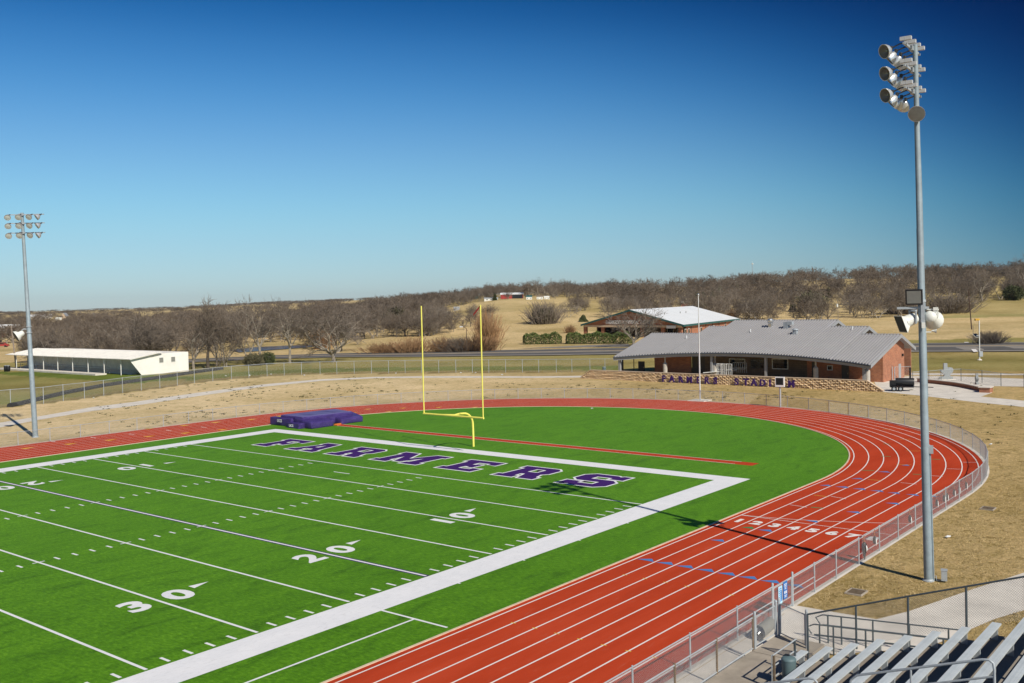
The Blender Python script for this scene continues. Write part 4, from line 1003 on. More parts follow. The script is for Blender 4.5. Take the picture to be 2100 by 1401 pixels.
for i, (u, v) in enumerate(((463, 772), (512, 771), (556, 769), (624, 771), (812, 767), (945, 766), (975, 766), (192, 818), (1030, 770))):
    p = at(u, v); mb = MB(); rnd = random.Random(40+i); P = [Vector((p.x+math.cos(a)*rnd.uniform(.12, .3), p.y+math.sin(a)*rnd.uniform(.12, .3), rnd.uniform(.05, .2))) for a in [q*math.pi/3 for q in range(6)]]
    for a in range(6): mb.quad(P[a], P[(a+1) % 6], Vector((p.x, p.y, .24)))
    for a in range(6): mb.quad(P[(a+1) % 6], P[a], Vector((p.x, p.y, .02)))
    o = D.objects.new('paper_scrap', mb.mesh('paper_scrap', 'white', False, p)); C.objects.link(o); o.location = p; tag(o, 'small white scrap of litter blown along the perimeter fence', 'litter', 'litter along the perimeter fence')
# straps over the landing mats
for x, y0, y1, z in ((14.4, 27.2, 25.0, 1.135), (17.2, 27.6, 24.7, 1.135)):
    mb = MB(); mb.box((x, (y0+y1)/2, z), (.07, y0-y1, .012)); put(mb, 'strap', 'vinyl', lm)
# ------------------------------------------------------------------ field house
RX0, RZ0, RS = 76.63, 2.9, .2814
def rz(x): return RZ0+RS*(x-RX0)
def ex(y): return 80.25-.0078*(y-10.5)**2
fh = thing('field_house', 'long brick field house with stepped grey metal roof behind the stone wall', 'building', (86, 9.4, 0))
SEC = [(29.9, 21.1, 88.85), (21.1, 18.0, 92.46), (18.0, .6, 95.6), (.6, -5.3, 92.46), (-5.3, -11.1, 88.98)]
mb = MB(); tk = .16
for ya, yb, xr in SEC:
    n = max(2, int((ya-yb)/1.0)); xb = xr+6.3; zb_ = rz(xr)-.345*6.3
    for i in range(n):
        y0 = ya+(yb-ya)*i/n; y1 = ya+(yb-ya)*(i+1)/n
        A = [(ex(y0), y0), (ex(y1), y1)]
        t_ = [(A[0][0], y0, rz(A[0][0])), (xr, y0, rz(xr)), (xr, y1, rz(xr)), (A[1][0], y1, rz(A[1][0]))]
        mb.quad(*t_); mb.quad(*[(x, y, z-tk) for x, y, z in reversed(t_)])
        t2 = [(xr, y0, rz(xr)), (xb, y0, zb_), (xb, y1, zb_), (xr, y1, rz(xr))]
        mb.quad(*t2); mb.quad(*[(x, y, z-tk) for x, y, z in reversed(t2)])
    for y, in ((ya,), (yb,)):
        mb.quad((ex(y), y, rz(ex(y))), (ex(y), y, rz(ex(y))-tk), (xr, y, rz(xr)-tk), (xr, y, rz(xr)))
        mb.quad((xb, y, zb_), (xb, y, zb_-tk), (xr, y, rz(xr)-tk), (xr, y, rz(xr)))
roof = put(mb, 'roof', 'roofmetal', fh)
mb = MB()
for ya, yb, xr in SEC:
    y = ya-.12
    while y > yb+.03:
        x0 = ex(y)-.02; d = Vector((xr-x0, 0, RS*(xr-x0))); L = d.length; d /= L; up_n = Vector((-d.z, 0, d.x)); c = Vector((x0, y, rz(x0)))+d*L/2+up_n*.045
        mb.box(c, (L, .17, .24), (d, Vector((0, 1, 0)), up_n)); y -= .445
    mb.box((xr, (ya+yb)/2, rz(xr)+.07), (.34, ya-yb-.02, .08))
    y = ya-.3
put(mb, 'seam_ribs', 'roofmetal', roof)
for y, xr in ((29.93, 88.85), (-11.13, 88.98), (21.13, 92.46), (18.03, 95.6), (.57, 95.6), (-5.33, 92.46)):
    mb = MB(); x0 = ex(y) if abs(y) > 11 and (y > 29 or y < -11) else xr-3.9
    zx = rz(x0); s = 1 if y > 9 else -1
    mb.extr([Vector((x0, y, zx+.06)), Vector((xr, y, rz(xr)+.06)), Vector((xr, y, rz(xr)-.42)), Vector((x0, y, zx-.42))], (0, .05*s, 0))
    xb = xr+6.3; zb_ = rz(xr)-.345*6.3
    mb.extr([Vector((xr, y, rz(xr)+.06)), Vector((xb, y, zb_+.06)), Vector((xb, y, zb_-.42)), Vector((xr, y, rz(xr)-.42))], (0, .05*s, 0))
    put(mb, 'rake_trim', 'fascia', roof)
mb = MB(); gt = MB(); n = 40
for i in range(n):
    y0 = 29.95-41.1*i/n; y1 = 29.95-41.1*(i+1)/n
    for m_, a, b, zt0, zt1 in ((gt, -.14, .0, .0, -.17), (mb, .06, .2, -.17, -.52)):
        P = [(ex(y0)+a, y0), (ex(y1)+a, y1), (ex(y1)+b, y1), (ex(y0)+b, y0)]
        z0 = rz(ex(y0)); z1 = rz(ex(y1))
        T = [(P[0][0], P[0][1], z0+zt0), (P[1][0], P[1][1], z1+zt0), (P[2][0], P[2][1], z1+zt0), (P[3][0], P[3][1], z0+zt0)]
        Bq = [(x, y, z+zt1-zt0) for x, y, z in T]
        m_.quad(*T); m_.quad(*reversed(Bq)); m_.quad(T[0], Bq[0], Bq[1], T[1]); m_.quad(T[2], Bq[2], Bq[3], T[3])
put(gt, 'gutter', 'gutter', fh); put(mb, 'fascia_beam', 'fascia', fh)
WX = 84.1
def wallpoly(y0, y1, x, m, name, dx=.25):
    mb = MB(); zt_ = rz(x)-tk-.01; mb.box((x+dx/2, (y0+y1)/2, zt_/2), (dx, abs(y1-y0), zt_)); return put(mb, name, m, fh)
ya_ = atX(1417, 750, WX).y; yb_ = atX(1446, 750, WX).y; yc_ = atX(1655, 750, WX).y
wallpoly(26.6, ya_, WX, 'brick', 'front_wall'); wallpoly(ya_-.0, yb_, WX+.35, 'door', 'entrance_recess'); wallpoly(yb_, yc_, WX, 'block', 'front_wall'); wallpoly(yc_, -10.12, WX, 'brick', 'front_wall')
for y, xr, s in ((-10.2, 88.98, 1), (26.6, 88.85, -1)):
    mb = MB(); xb = xr+4.0
    prof_ = [(WX-.02, 0), (xb, 0), (xb, rz(xr)-.345*4.0-tk-.02), (xr, rz(xr)-tk-.02), (WX-.02, rz(WX)-tk-.02)]
    mb.extr([Vector((x, y, z)) for x, z in prof_], (0, .24*s, 0)); put(mb, 'gable_wall', 'brick', fh)
mb = MB(); mb.box((96.5, 8.2, 2.2), (.25, 36.5, 4.4)); put(mb, 'rear_wall', 'brick', fh)
def win(u0, v0, u1, v1, m='glass', name='window', fr='offwhite'):
    a = atX(u0, v0, WX); b = atX(u1, v1, WX); mb = MB(); y0, y1, z1, z0 = a.y, b.y, a.z, b.z; w_ = abs(y1-y0); h_ = z1-z0; cy = (y0+y1)/2; cz = (z0+z1)/2
    for dy, dz, sy, sz_ in ((0, h_/2, w_+.1, .1), (0, -h_/2, w_+.1, .1), (w_/2, 0, .1, h_-.1), (-w_/2, 0, .1, h_-.1)): mb.box((WX-.03, cy+dy, cz+dz), (.1, sy, sz_))
    f_ = put(mb, name, fr, fh)
    mb = MB(); mb.box((WX-.012, cy, cz), (.03, w_-.1, h_-.1)); put(mb, 'pane', m, f_)
win(1496, 736, 1528, 757); win(1540, 737, 1567, 756, fr='door'); win(1584, 736, 1616, 757); win(1697, 750, 1707, 759)
def door(u0, u1, v0, m='door'):
    a = atX(u0, v0, WX); b = atX(u1, v0, WX); mb = MB(); mb.box((WX-.02, (a.y+b.y)/2, a.z/2), (.08, abs(a.y-b.y), a.z)); d_ = put(mb, 'door', m, fh)
    mb = MB(); mb.box((WX-.09, b.y+.15, 1.05), (.06, .05, .15)); put(mb, 'handle', 'chrome', d_)
door(1726, 1741, 746); door(1309, 1322, 741); door(1864-199, 1672, 742)
g = atX(1848, 760, 0) if False else None
mb = MB(); pa = atY(1863, 736, -10.22); pb = atY(1863, 771, -10.22); mb.box((90.9, -10.22, 1.05), (1.0, .06, 2.1)); dd = put(mb, 'door', 'fascia', fh)
mb = MB(); mb.box((92.0, -10.3, 3.3), (.3, .25, .35)); put(mb, 'wall_lamp', 'black', fh)
for i, (u, kind) in enumerate(((1270, 0), (1363, 1), (1459, 0), (1465.5, 1), (1570, 0), (1672, 1), (1771, 0), (1778, 1))):
    for q in range(60):
        x = 76+q*.1; d = ray(u, 700); t_ = (x-CAM.x)/d.x; y = CAM.y+d.y*t_
        if x >= ex(y)+(.55 if kind == 0 else .95): break
    zc_ = rz(x)-.5; mb = MB()
    if kind == 0: mb.box((x, y, zc_/2), (.34, .34, zc_))
    else: mb.lathe((x, y, 0), Z, [(0, .34), (2.05, .34), (2.1, .3), (2.25, .16), (2.26, .12), (zc_, .12)], 16)
    put(mb, 'column', 'column' if kind else 'fascia', fh, False)
def onroof(u, v):
    d = ray(u, v); t_ = (RZ0+RS*(CAM.x-RX0)-CAM.z)/(d.z-RS*d.x); return CAM+d*t_
p = onroof(1580, 672); mb = MB(); mb.box(p+Z*.3, (.5, .5, .7)); mb.lathe(p+Z*.6, Z, [(0, .3), (.1, .34), (.3, .48), (.55, .5), (.75, .38), (.85, .1)], 14); put(mb, 'turbine_vent', 'chrome', fh)
p = onroof(1613, 674); mb = MB(); mb.box(p+Z*.45, (.75, .75, 1.1)); mb.box(p+Z*.85+Vector((0, -.6, 0)), (.8, .9, .5)); put(mb, 'vent_box', 'galv', fh)
p = onroof(1631, 686); mb = MB(); mb.box(p+Z*.3, (.6, .6, .75)); mb.lathe(p+Z*.68, Z, [(0, .5), (.08, .48), (.22, .2), (.25, .02)], 12); put(mb, 'vent_box', 'galv', fh)
for u, v in ((1408, 696), (1539, 683), (1748, 678)):
    p = onroof(u, v); mb = MB(); mb.tube([p-Z*.1, p+Z*.62], .09, 8); put(mb, 'vent_pipe', 'white', fh)
# objects under the porch
t = thing('railing_panels', 'white slatted railing panels standing under the field house porch', 'railing', (78.6, 15.6, 0))
for (u0, u1) in ((1470, 1478), (1478.5, 1487), (1486, 1499)):
    a = atX(u0, 750, 79.2); b = atX(u1, 750, 79.2); A = Vector((79.2, a.y, 0)); B = Vector((79.2+.25, b.y, 0)); mb = MB()
    for z in (.55, 1.5, 2.35): mb.box((A+B)/2+Z*z, (.06, (A-B).length, .08))
    for f in (0, .25, .5, .75, 1): mb.box(A.lerp(B, f)+Z*1.4, (.05, .06, 1.9))
    put(mb, 'panel', 'white', t)
a = atX(1503, 750, 82.5); b = atX(1531, 750, 82.5); mb = MB()
for f in range(8):
    P_ = a.lerp(b, f/7); mb.box((82.5, P_.y, 1.6), (.05, .05, 1.5))
mb.box((82.5, (a.y+b.y)/2, 2.33), (.05, abs(a.y-b.y), .06)); mb.box((82.5, (a.y+b.y)/2, 1.6), (.05, abs(a.y-b.y), .06)); put(mb, 'slatted_rail', 'galv', t)
mb = MB(); mb.quad((79.4, 15.2, .95), (82.6, 11.2, 1.28), (82.9, 11.4, 1.28), (79.7, 15.4, .95)); mb.extr([Vector((79.4, 15.2, .88)), Vector((82.6, 11.2, 1.2)), Vector((82.9, 11.4, 1.2)), Vector((79.7, 15.4, .88))], (0, 0, .06)); put(mb, 'ramp', 'white', t)
def small_gate():
    t = thing('side_gate', 'black framed gate left of the field house wall', 'gate', (82, 29, 0))
    a = atX(1277, 750, 83); b = atX(1300, 750, 83); mb = MB()
    mb.box((83, a.y, 1.3), (.12, .25, 2.6)); put(mb, 'gate_post', 'black', t); mb = MB(); mb.box((83, b.y, 1.3), (.1, .1, 2.6)); put(mb, 'gate_post', 'black', t)
    mb = MB(); mb.box((83, (a.y+b.y)/2, 2.5), (.07, abs(a.y-b.y), .07)); put(mb, 'top_bar', 'black', t)
small_gate()
mb = MB(); p = at(1239, 757, .6); t = thing('drum', 'small blue grey drum behind the left end of the stone wall', 'drum', (p.x, p.y, 0)); mb.lathe((p.x, p.y, 0), Z, [(0, .3), (.9, .3), (.92, .26)], 12); put(mb, 'barrel', 'bin', t, True); mb = MB(); mb.lathe((p.x, p.y, .92), Z, [(0, .31), (.05, .31)], 12); put(mb, 'lid', 'galv', t)

# ------------------------------------------------------------------ stone wall with letters
rw = thing('retaining_wall', 'tan split face block wall with purple FARMERS STADIUM letters', 'wall', (72, 10, 0))
WA = Vector((72.9, 33.2, 0)); WB = Vector((71.25, -14.6, 0)); we = (WB-WA).normalized(); wn = Vector((we.y, -we.x, 0))
if wn.x > 0: wn = -wn
WL = (WB-WA).length; rnd = random.Random(5); mb = MB(); HWall = 1.30; rows = 6; rh = HWall/rows
for r_ in range(rows):
    q = -.31*(r_ % 2)
    while q < WL:
        bw = .62; a = max(q, 2.4*(r_+.5)/rows-.2, 0); b = min(q+bw, WL-2.1*(r_+.5)/rows)
        if b-a > .16:
            z0 = r_*rh; z1 = z0+rh-.05; dp = rnd.uniform(.04, .15); c0 = WA+we*(a+.055); c1 = WA+we*(b-.02); f0 = c0+we*rnd.uniform(.02, .10); f1 = c1-we*rnd.uniform(.03, .16)
            B_ = [c0+Z*z0, c1+Z*z0, c1+Z*z1, c0+Z*z1]; T_ = [f0+Z*(z0+.03)+wn*dp, f1+Z*(z0+.05)+wn*dp*rnd.uniform(.6, 1.1), f1+Z*(z1-.05)+wn*dp*rnd.uniform(.5, 1), f0+Z*(z1-.03)+wn*dp*rnd.uniform(.8, 1.2)]
            K = (f0+f1)/2+Z*(z0+z1)/2+wn*(dp+rnd.uniform(.02, .07)); n = len(mb.v)
            mb.v += [tuple(p-wn*.3) for p in B_]+[tuple(p) for p in B_]+[tuple(p) for p in T_]+[tuple(K)]
            for i in range(4):
                j = (i+1) % 4; mb.f += [(n+i, n+j, n+4+j, n+4+i), (n+4+i, n+4+j, n+8+j, n+8+i), (n+8+i, n+8+j, n+12)]; mb.mi += [0, 0, 0]
        q += bw
put(mb, 'split_face_blocks', 'splitface', rw)
mb = MB(); prof_ = [WA+we*2.0, WB-we*2.1]
mb.box((prof_[0]+prof_[1])/2+Z*(HWall+.05)-wn*.12, ((prof_[1]-prof_[0]).length, .42, .10), (we, wn, Z))
for a, b in ((WA+we*.0+Z*.12, WA+we*2.0+Z*(HWall+.03)), (WB-we*2.1+Z*(HWall+.03), WB+Z*.1)):
    d = (b-a); L = d.length; d.normalize(); mb.box((a+b)/2-wn*.12+Z*.03, (L, .46, .10), (d, wn, d.cross(wn)))
put(mb, 'cap_stones', 'cap', rw)
mb = MB(); mb.extr([WA+we*.3-wn*.2+Z*.02, WB-we*.2-wn*.2+Z*.02, WB-we*2.1-wn*.2+Z*HWall, WA+we*2.0-wn*.2+Z*HWall], -wn*.15); put(mb, 'wall_core', 'splitface', rw)
for ch, u in zip('FARMERSSTADIUM', (1363.5, 1380, 1398, 1416, 1434.5, 1451.5, 1469, 1512.5, 1531.5, 1548, 1566, 1581, 1603, 1624.5)):
    d = ray(u, 776); P0 = CAM.xy; d2 = Vector((d.x, d.y)); A2 = WA.xy; e2 = we.xy
    den = d2.x*e2.y-d2.y*e2.x; s_ = ((P0-A2).x*d2.y-(P0-A2).y*d2.x)/(e2.x*d2.y-e2.y*d2.x)
    o = WA+we*s_+wn*.32+Z*.14
    put(text_mb(ch, 1.22, o, we, Z, .05, .055), 'letter', 'purple', rw)

# ------------------------------------------------------------------ smoker, monument, bench
a = at(1826, 803); b = at(1874, 803.5); e = (b-a).normalized(); sd = Vector((-e.y, e.x, 0)); 
if sd.dot(fw) < 0: sd = -sd
sk = thing('smoker_trailer', 'black barrel barbecue smoker on a two axle trailer', 'smoker trailer', (a+b)/2)
c = (a+b)/2+sd*.7
L = (b-a).length
mb = MB(); mb.lathe(a+e*L*.22+sd*.7+Z*1.15, e, [(0, .02), (.0, .46), (.03, .5), (L*.78, .5), (L*.81, .46), (L*.81, .02)], 22); put(mb, 'barrel', 'black', sk, True)
mb = MB(); mb.box(a+e*.28+sd*.7+Z*.95, (.75, 1.0, .75), (e, sd, Z)); put(mb, 'firebox', 'black', sk)
mb = MB(); mb.tube([a+e*L*.86+sd*.7+Z*1.4, a+e*L*.86+sd*.7+Z*2.95], .12, 10); put(mb, 'chimney', 'black', sk, True)
mb = MB(); mb.box(c+Z*.55, (L*1.02, 1.2, .1), (e, sd, Z)); mb.tube([b+sd*.7+Z*.55, b+e*2.3+sd*.7+Z*.5], .05, 6); mb.tube([b+e*1.45+sd*.7+Z*.05, b+e*1.45+sd*.7+Z*.95], .035, 6); put(mb, 'frame', 'black', sk)
for f in (.16, .44):
    for s in (0, 1.4):
        w0 = a+e*L*f+sd*s+Z*.34; mb = MB(); mb.tube([w0+(e*math.cos(q)+Z*math.sin(q))*.25 for q in [2*math.pi*i/18 for i in range(18)]], .09, 8, False, True); wh = put(mb, 'wheel', 'rubber', sk, True)
        mb = MB(); mb.lathe(w0-sd*.05, sd, [(0, .03), (.0, .17), (.1, .17)], 12); put(mb, 'rim', 'galv', wh)
mb = MB(); pts_ = []
for f, z in ((-.0, .45), (.02, .66), (.08, .8), (.3, .84), (.5, .82), (.58, .66), (.6, .45)): pts_.append(a+e*L*f-sd*.02+Z*z)
for p, q in zip(pts_[:-1], pts_[1:]): mb.extr([p, q, q+sd*.28, p+sd*.28], (0, 0, -.03))
put(mb, 'mudguard', 'black', sk)
TX = [(-.1, 0), (1.75, 0), (1.75, .42), (1.38, .5), (1.42, .85), (1.75, 1.05), (1.82, 1.35), (1.74, 1.62), (1.5, 1.72), (1.1, 1.7), (1.02, 1.82), (1.0, 2.25), (.98, 2.3), (.52, 2.3), (.50, 1.36), (.02, 1.36), (.1, 1.18), (.3, 1.02), (.4, .85), (.62, .78), (.55, .55), (.3, .45), (-.1, .38)]
def monument(o, right, lab, sc_=1.0):
    t = thing('stone_monument', lab, 'monument', o); right = Vector(right).normalized(); nr = right.cross(Z)
    mb = MB(); poly = [Vector(o)+right*((x-.85)*sc_)+Z*(y*sc_) for x, y in TX]; mb.extr(poly, nr*-.30); put(mb, 'carved_slab', 'granite', t)
    mb = MB(); mb.box(Vector(o)-nr*.15+Z*.05, (2.3*sc_, .7, .1), (right, nr, Z)); put(mb, 'plinth', 'concrete', t)
    for k, (x0, y0, x1, y1) in enumerate(((.4, .9, .9, 1.3), (1.2, .3, .7, .95), (.9, 1.25, 1.3, .6))):
        pass
    return t
q = at(1941, 779.5); monument(q, (rt.x, rt.y, 0), 'grey granite slab cut in the outline of Texas beside the brick bench', 1.02)
q = at(2006, 789.5); monument(q, (rt.x*.25+fw.x, rt.y*.25+fw.y, 0), 'smaller grey stone slab seen edge on at the bench end', .66)
bt = [(86.6, -14.2), (85.35, -15.8), (84.0, -18.1), (82.4, -20.2), (80.6, -22.0), (78.7, -23.5), (76.9, -24.8)]
t = thing('brick_bench', 'low curved brick bench wall with a pale cap on the forecourt', 'bench', (80, -22, 0))
P = [Vector((x, y, 0)) for x, y in bt]; mb = MB(); cp = MB()
for i in range(len(P)-1):
    d0 = (P[min(i+1, len(P)-1)]-P[max(i-1, 0)]).normalized(); d1 = (P[min(i+2, len(P)-1)]-P[i]).normalized(); n0 = Vector((d0.y, -d0.x, 0)); n1 = Vector((d1.y, -d1.x, 0))
    for m_, w_, z0, z1 in ((mb, .26, 0, .47), (cp, .36, .47, .56)):
        q_ = [P[i]-n0*w_, P[i]+n0*w_, P[i+1]+n1*w_, P[i+1]-n1*w_]; m_.extr([v+Z*z0 for v in q_], (0, 0, z1-z0))
put(mb, 'brick_base', 'brick', t); put(cp, 'cap', 'concrete', t)
mb = MB(); mb.box((76.0, -25.45, .3), (1.5, 1.2, .6)); put(mb, 'end_pier', 'brick', t); mb = MB(); mb.box((76.0, -25.45, .64), (1.7, 1.4, .08)); put(mb, 'pier_cap', 'concrete', t)
t = thing('gate_posts', 'pair of pale gate posts with chain link by the field house gable', 'gate', (86, -12, 0))
for u in (1830, 1835):
    p = at(u, 780.5); mb = MB(); mb.tube([p, p+Z*1.95], .055, 8); put(mb, 'post', 'galv', t, True)
pa = at(1836, 780.5); pb = at(1868, 779); mb = MB(); mb.tube([pa+Z*1.9, pb+Z*1.9], .025, 6); put(mb, 'top_rail', 'galv', t); mb = MB(); chainlink(mb, pa, pb, .05, 1.88, .1, .003); put(mb, 'chain_link_mesh', 'wire', t)

# ------------------------------------------------------------------ white shed at the left
ws = thing('shed', 'long low white metal shed with an open fronted lean-to roof', 'building', (48, 118, 0))
X0, X1, Y0, Y1 = 48.6, 56.4, 115.7, 166.5
mb = MB(); mb.box(((X0+X1)/2, (Y0+Y1)/2, 1.9), (X1-X0, Y1-Y0, 3.8)); put(mb, 'body', 'creamwall', ws)
ea = Vector((45.0, Y0-.5, 3.05)); mb = MB()
q_ = [Vector((44.2, Y0-.6, 3.10)), Vector((50.6, Y0-.6, 4.12)), Vector((50.6, Y1+.5, 4.12)), Vector((44.2, Y1+.5, 3.10))]
mb.extr([v-Z*.1 for v in q_], (0, 0, .1))
y = Y0
while y < Y1: mb.box((47.4, y, 3.66), (6.4, .06, .05), (Vector((.9875, 0, .157)), Vector((0, 1, 0)), Vector((-.157, 0, .9875)))); y += 1.0
put(mb, 'lean_to_roof', 'creamwall', ws)
mb = MB(); mb.extr([Vector((44.3, Y0-.05, 3.0)), Vector((48.6, Y0-.05, 3.75)), Vector((48.6, Y0-.05, 0)), Vector((46.6, Y0-.05, 0))], (0, .12, 0)); put(mb, 'end_panel', 'creamwall', ws)
mb = MB(); mb.quad((X0-.03, Y0+.2, .3), (X0-.03, Y1, .3), (X0-.03, Y1, 3.7), (X0-.03, Y0+.2, 3.7)); mb.extr([Vector((X0-.02, Y0+.2, .3)), Vector((X0-.02, Y1, .3)), Vector((X0-.02, Y1, 3.7)), Vector((X0-.02, Y0+.2, 3.7))], (-.05, 0, 0)); put(mb, 'plank_wall', 'sheetwall', ws)
y = Y0+3.6
while y < Y1:
    mb = MB(); mb.box((44.6, y, 1.55), (.12, .12, 3.1)); put(mb, 'post', 'sheetwall', ws); mb = MB(); mb.box((X0-.12, y+.6, 2.0), (.08, .5, 3.2)); put(mb, 'wall_batten', 'offwhite', ws); y += 6.2
mb = MB()
for z in (1.35,): mb.tube([(45.2, Y0+9, z), (45.2, Y1-1, z)], .05, 6)
y = Y0+9
while y < Y1: mb.tube([(45.2, y, .2), (45.2, y, 1.35)], .04, 6); y += 7.5
put(mb, 'hand_rail', 'fascia', ws)
mb = MB()
for i in range(3): mb.box((46.9+.7*i, (Y0+Y1)/2+1, .15+.16*i), (.9, Y1-Y0-4, .3+.0*i))
mb.box((43.0, (Y0+Y1)/2+4, .12), (2.2, Y1-Y0-8, .35)); put(mb, 'concrete_step', 'concrete', ws)
for u0, u1 in ((321, 333), (350, 361)):
    a = atY(u0, 733, Y0); b = atY(u1, 744, Y0); mb = MB(); cx_ = (a.x+b.x)/2; cz_ = (a.z+b.z)/2; w_ = abs(b.x-a.x); h_ = abs(a.z-b.z)
    a2 = at(u0, 767); 
    f = (u0-300)/92; xw = X0+(X1-X0)*f+.3
    mb.box((xw, Y0-.03, 2.55), (.95, .06, 1.05)); wi_ = put(mb, 'window', 'offwhite', ws); mb = MB(); mb.box((xw, Y0-.065, 2.55), (.8, .02, .9)); put(mb, 'pane', 'grille', wi_)
mb = MB(); p = at(362, 762); t = thing('cabinet', 'small black utility box beside the white shed end wall', 'box', p); mb.box(p+Z*.7, (.9, .7, 1.4)); put(mb, 'case', 'black', t); mb = MB(); mb.box(p+Z*1.43, (1.0, .8, .06)); put(mb, 'lid', 'dark', t)

# ------------------------------------------------------------------ clinic with white roof
def px_at(u, dpt, z): d = ray(u, 640); p = CAM+d*dpt; return Vector((p.x, p.y, z))
cz0 = 1.0
A = px_at(1196, 292, 4.3); B = px_at(1398, 267, 4.3); Sd = px_at(1513, 319, 4.3)-B
g_ = (B-A); gl = g_.length; ge = g_.normalized(); se = Sd.normalized(); sl = Sd.length; K = (A+B)/2+Z*4.25
cl = thing('clinic', 'red brick gabled clinic with a broad white roof across the highway', 'building', (A.x, A.y, cz0))
mb = MB(); ov = ge*.7
T0, T1, T2 = A-ge*.8-se*.6, K-se*.6+Z*.05, B+ge*.8-se*.6
mb.extr([T1, T2-Z*.1, T2+Sd+se*1-Z*.1, T1+Sd+se*1], (0, 0, .18)); mb.extr([T0-Z*.1, T1, T1+Sd+se, T0+Sd+se-Z*.1], (0, 0, .18)); rf = put(mb, 'roof', 'whiteroof', cl)
mb = MB()
for p, q in ((T0, T1), (T1, T2)): mb.extr([p-Z*.35, q-Z*.35, q+Z*.2, p+Z*.2], -se*.12)
mb.extr([T2-Z*.35, T2+Sd-Z*.35, T2+Sd+Z*.2, T2+Z*.2], ge*.1); put(mb, 'trim', 'teal', rf)
mb = MB(); mb.extr([A-Z*.02, B-Z*.02, K-Z*.25], se*.4); put(mb, 'gable_wall', 'brick', cl)
mb = MB(); mb.extr([A-Z*.62, B-Z*.62, B-Z*.05, A-Z*.05], -se*.1); put(mb, 'fascia_band', 'cap', cl)
pb_ = se*8
mb = MB(); mb.extr([Vector((*(A+pb_).xy, cz0-1))+ge*14, Vector((*(B+pb_).xy, cz0-1)), (B+pb_), (A+pb_)+ge*14], se*.3); put(mb, 'porch_wall', 'block', cl)
mb = MB(); mb.extr([Vector((*(B).xy, cz0-1))+se*4, Vector((*(B+Sd).xy, cz0-1)), B+Sd, B+se*4], -ge*.3); put(mb, 'side_wall', 'brick', cl)
mb = MB(); mb.extr([Vector((*(A+se*10).xy, cz0-1)), Vector((*(A+Sd).xy, cz0-1)), A+Sd, A+se*10], ge*.3); put(mb, 'side_wall', 'brick', cl)
mb = MB(); mb.extr([A+Sd-Z*5, B+Sd-Z*5, B+Sd, K+Sd-Z*.2, A+Sd], -se*.3); put(mb, 'rear_wall', 'brick', cl)
mb = MB(); mb.extr([A-Z*.1+se*.5, B-Z*.1+se*.5, B-Z*.1+se*8.2, A-Z*.1+se*8.2], (0, 0, .06)); put(mb, 'porch_ceiling', 'offwhite', cl)
for i, u in enumerate((1199, 1235, 1275, 1316, 1358, 1394)):
    f = (u-1196)/202*1.0; f = f*292/(292-(292-267)*1.0*(1-f)) if False else f
    dd_ = 292+(267-292)*f; p = px_at(u, dd_, 0)+se*.5; mb = MB(); zb_ = zt(p.x, p.y)-.3; mb.box((p.x, p.y, (zb_+3.8)/2), (1.1, 1.1, 3.8-zb_), (ge, se, Z)); put(mb, 'porch_column', 'brick', cl)
for i in range(7):
    p = B+Sd*(.14+.12*i); mb = MB(); mb.box(p-Z*1.9+ge*.04, (.14, .4, 3.6), (ge, se, Z)); put(mb, 'wall_pilaster', 'block', cl)
for f in (.05, .1, .3, .52, .74):
    p = B+Sd*f; mb = MB(); mb.box(p-Z*1.9+ge*.06, (.1, 1.5, 1.6), (ge, se, Z)); wi_ = put(mb, 'window', 'offwhite', cl); mb = MB(); mb.box(p-Z*1.9+ge*.12, (.04, 1.25, 1.35), (ge, se, Z)); put(mb, 'pane', 'glass', wi_)
for f in (.5, .62, .8, .9):
    p = A+g_*f+se*7.95; mb = MB(); mb.box(p-Z*1.9, (2.2, .08, 2.2), (ge, se, Z)); wi_ = put(mb, 'window', 'offwhite', cl); mb = MB(); mb.box(p-Z*1.9-se*.05, (1.9, .05, 1.9), (ge, se, Z)); put(mb, 'pane', 'glass', wi_)
o = A+g_*.485-se*.16+Z*.35; put(text_mb('FARMERSVILLE PHYSICAL THERAPY', 1.5, o, ge, Z, .04, .02, 'CENTER', None, .74), 'wall_lettering', 'signwhite', cl)
mb = MB(); mb.box(A+g_*.90-se*.25-Z*.45, (3.2, .08, .8), (ge, se, Z)); put(mb, 'banner', 'signwhite', cl)
for u, v in ((1340, 641), (1395, 640), (1416, 641)):
    p = T1.lerp(T2, .4)+Sd*((u-1295)/220); mb = MB(); mb.tube([p-Z*.2, p+Z*.7], .12, 6); put(mb, 'vent_pipe', 'grille', cl)

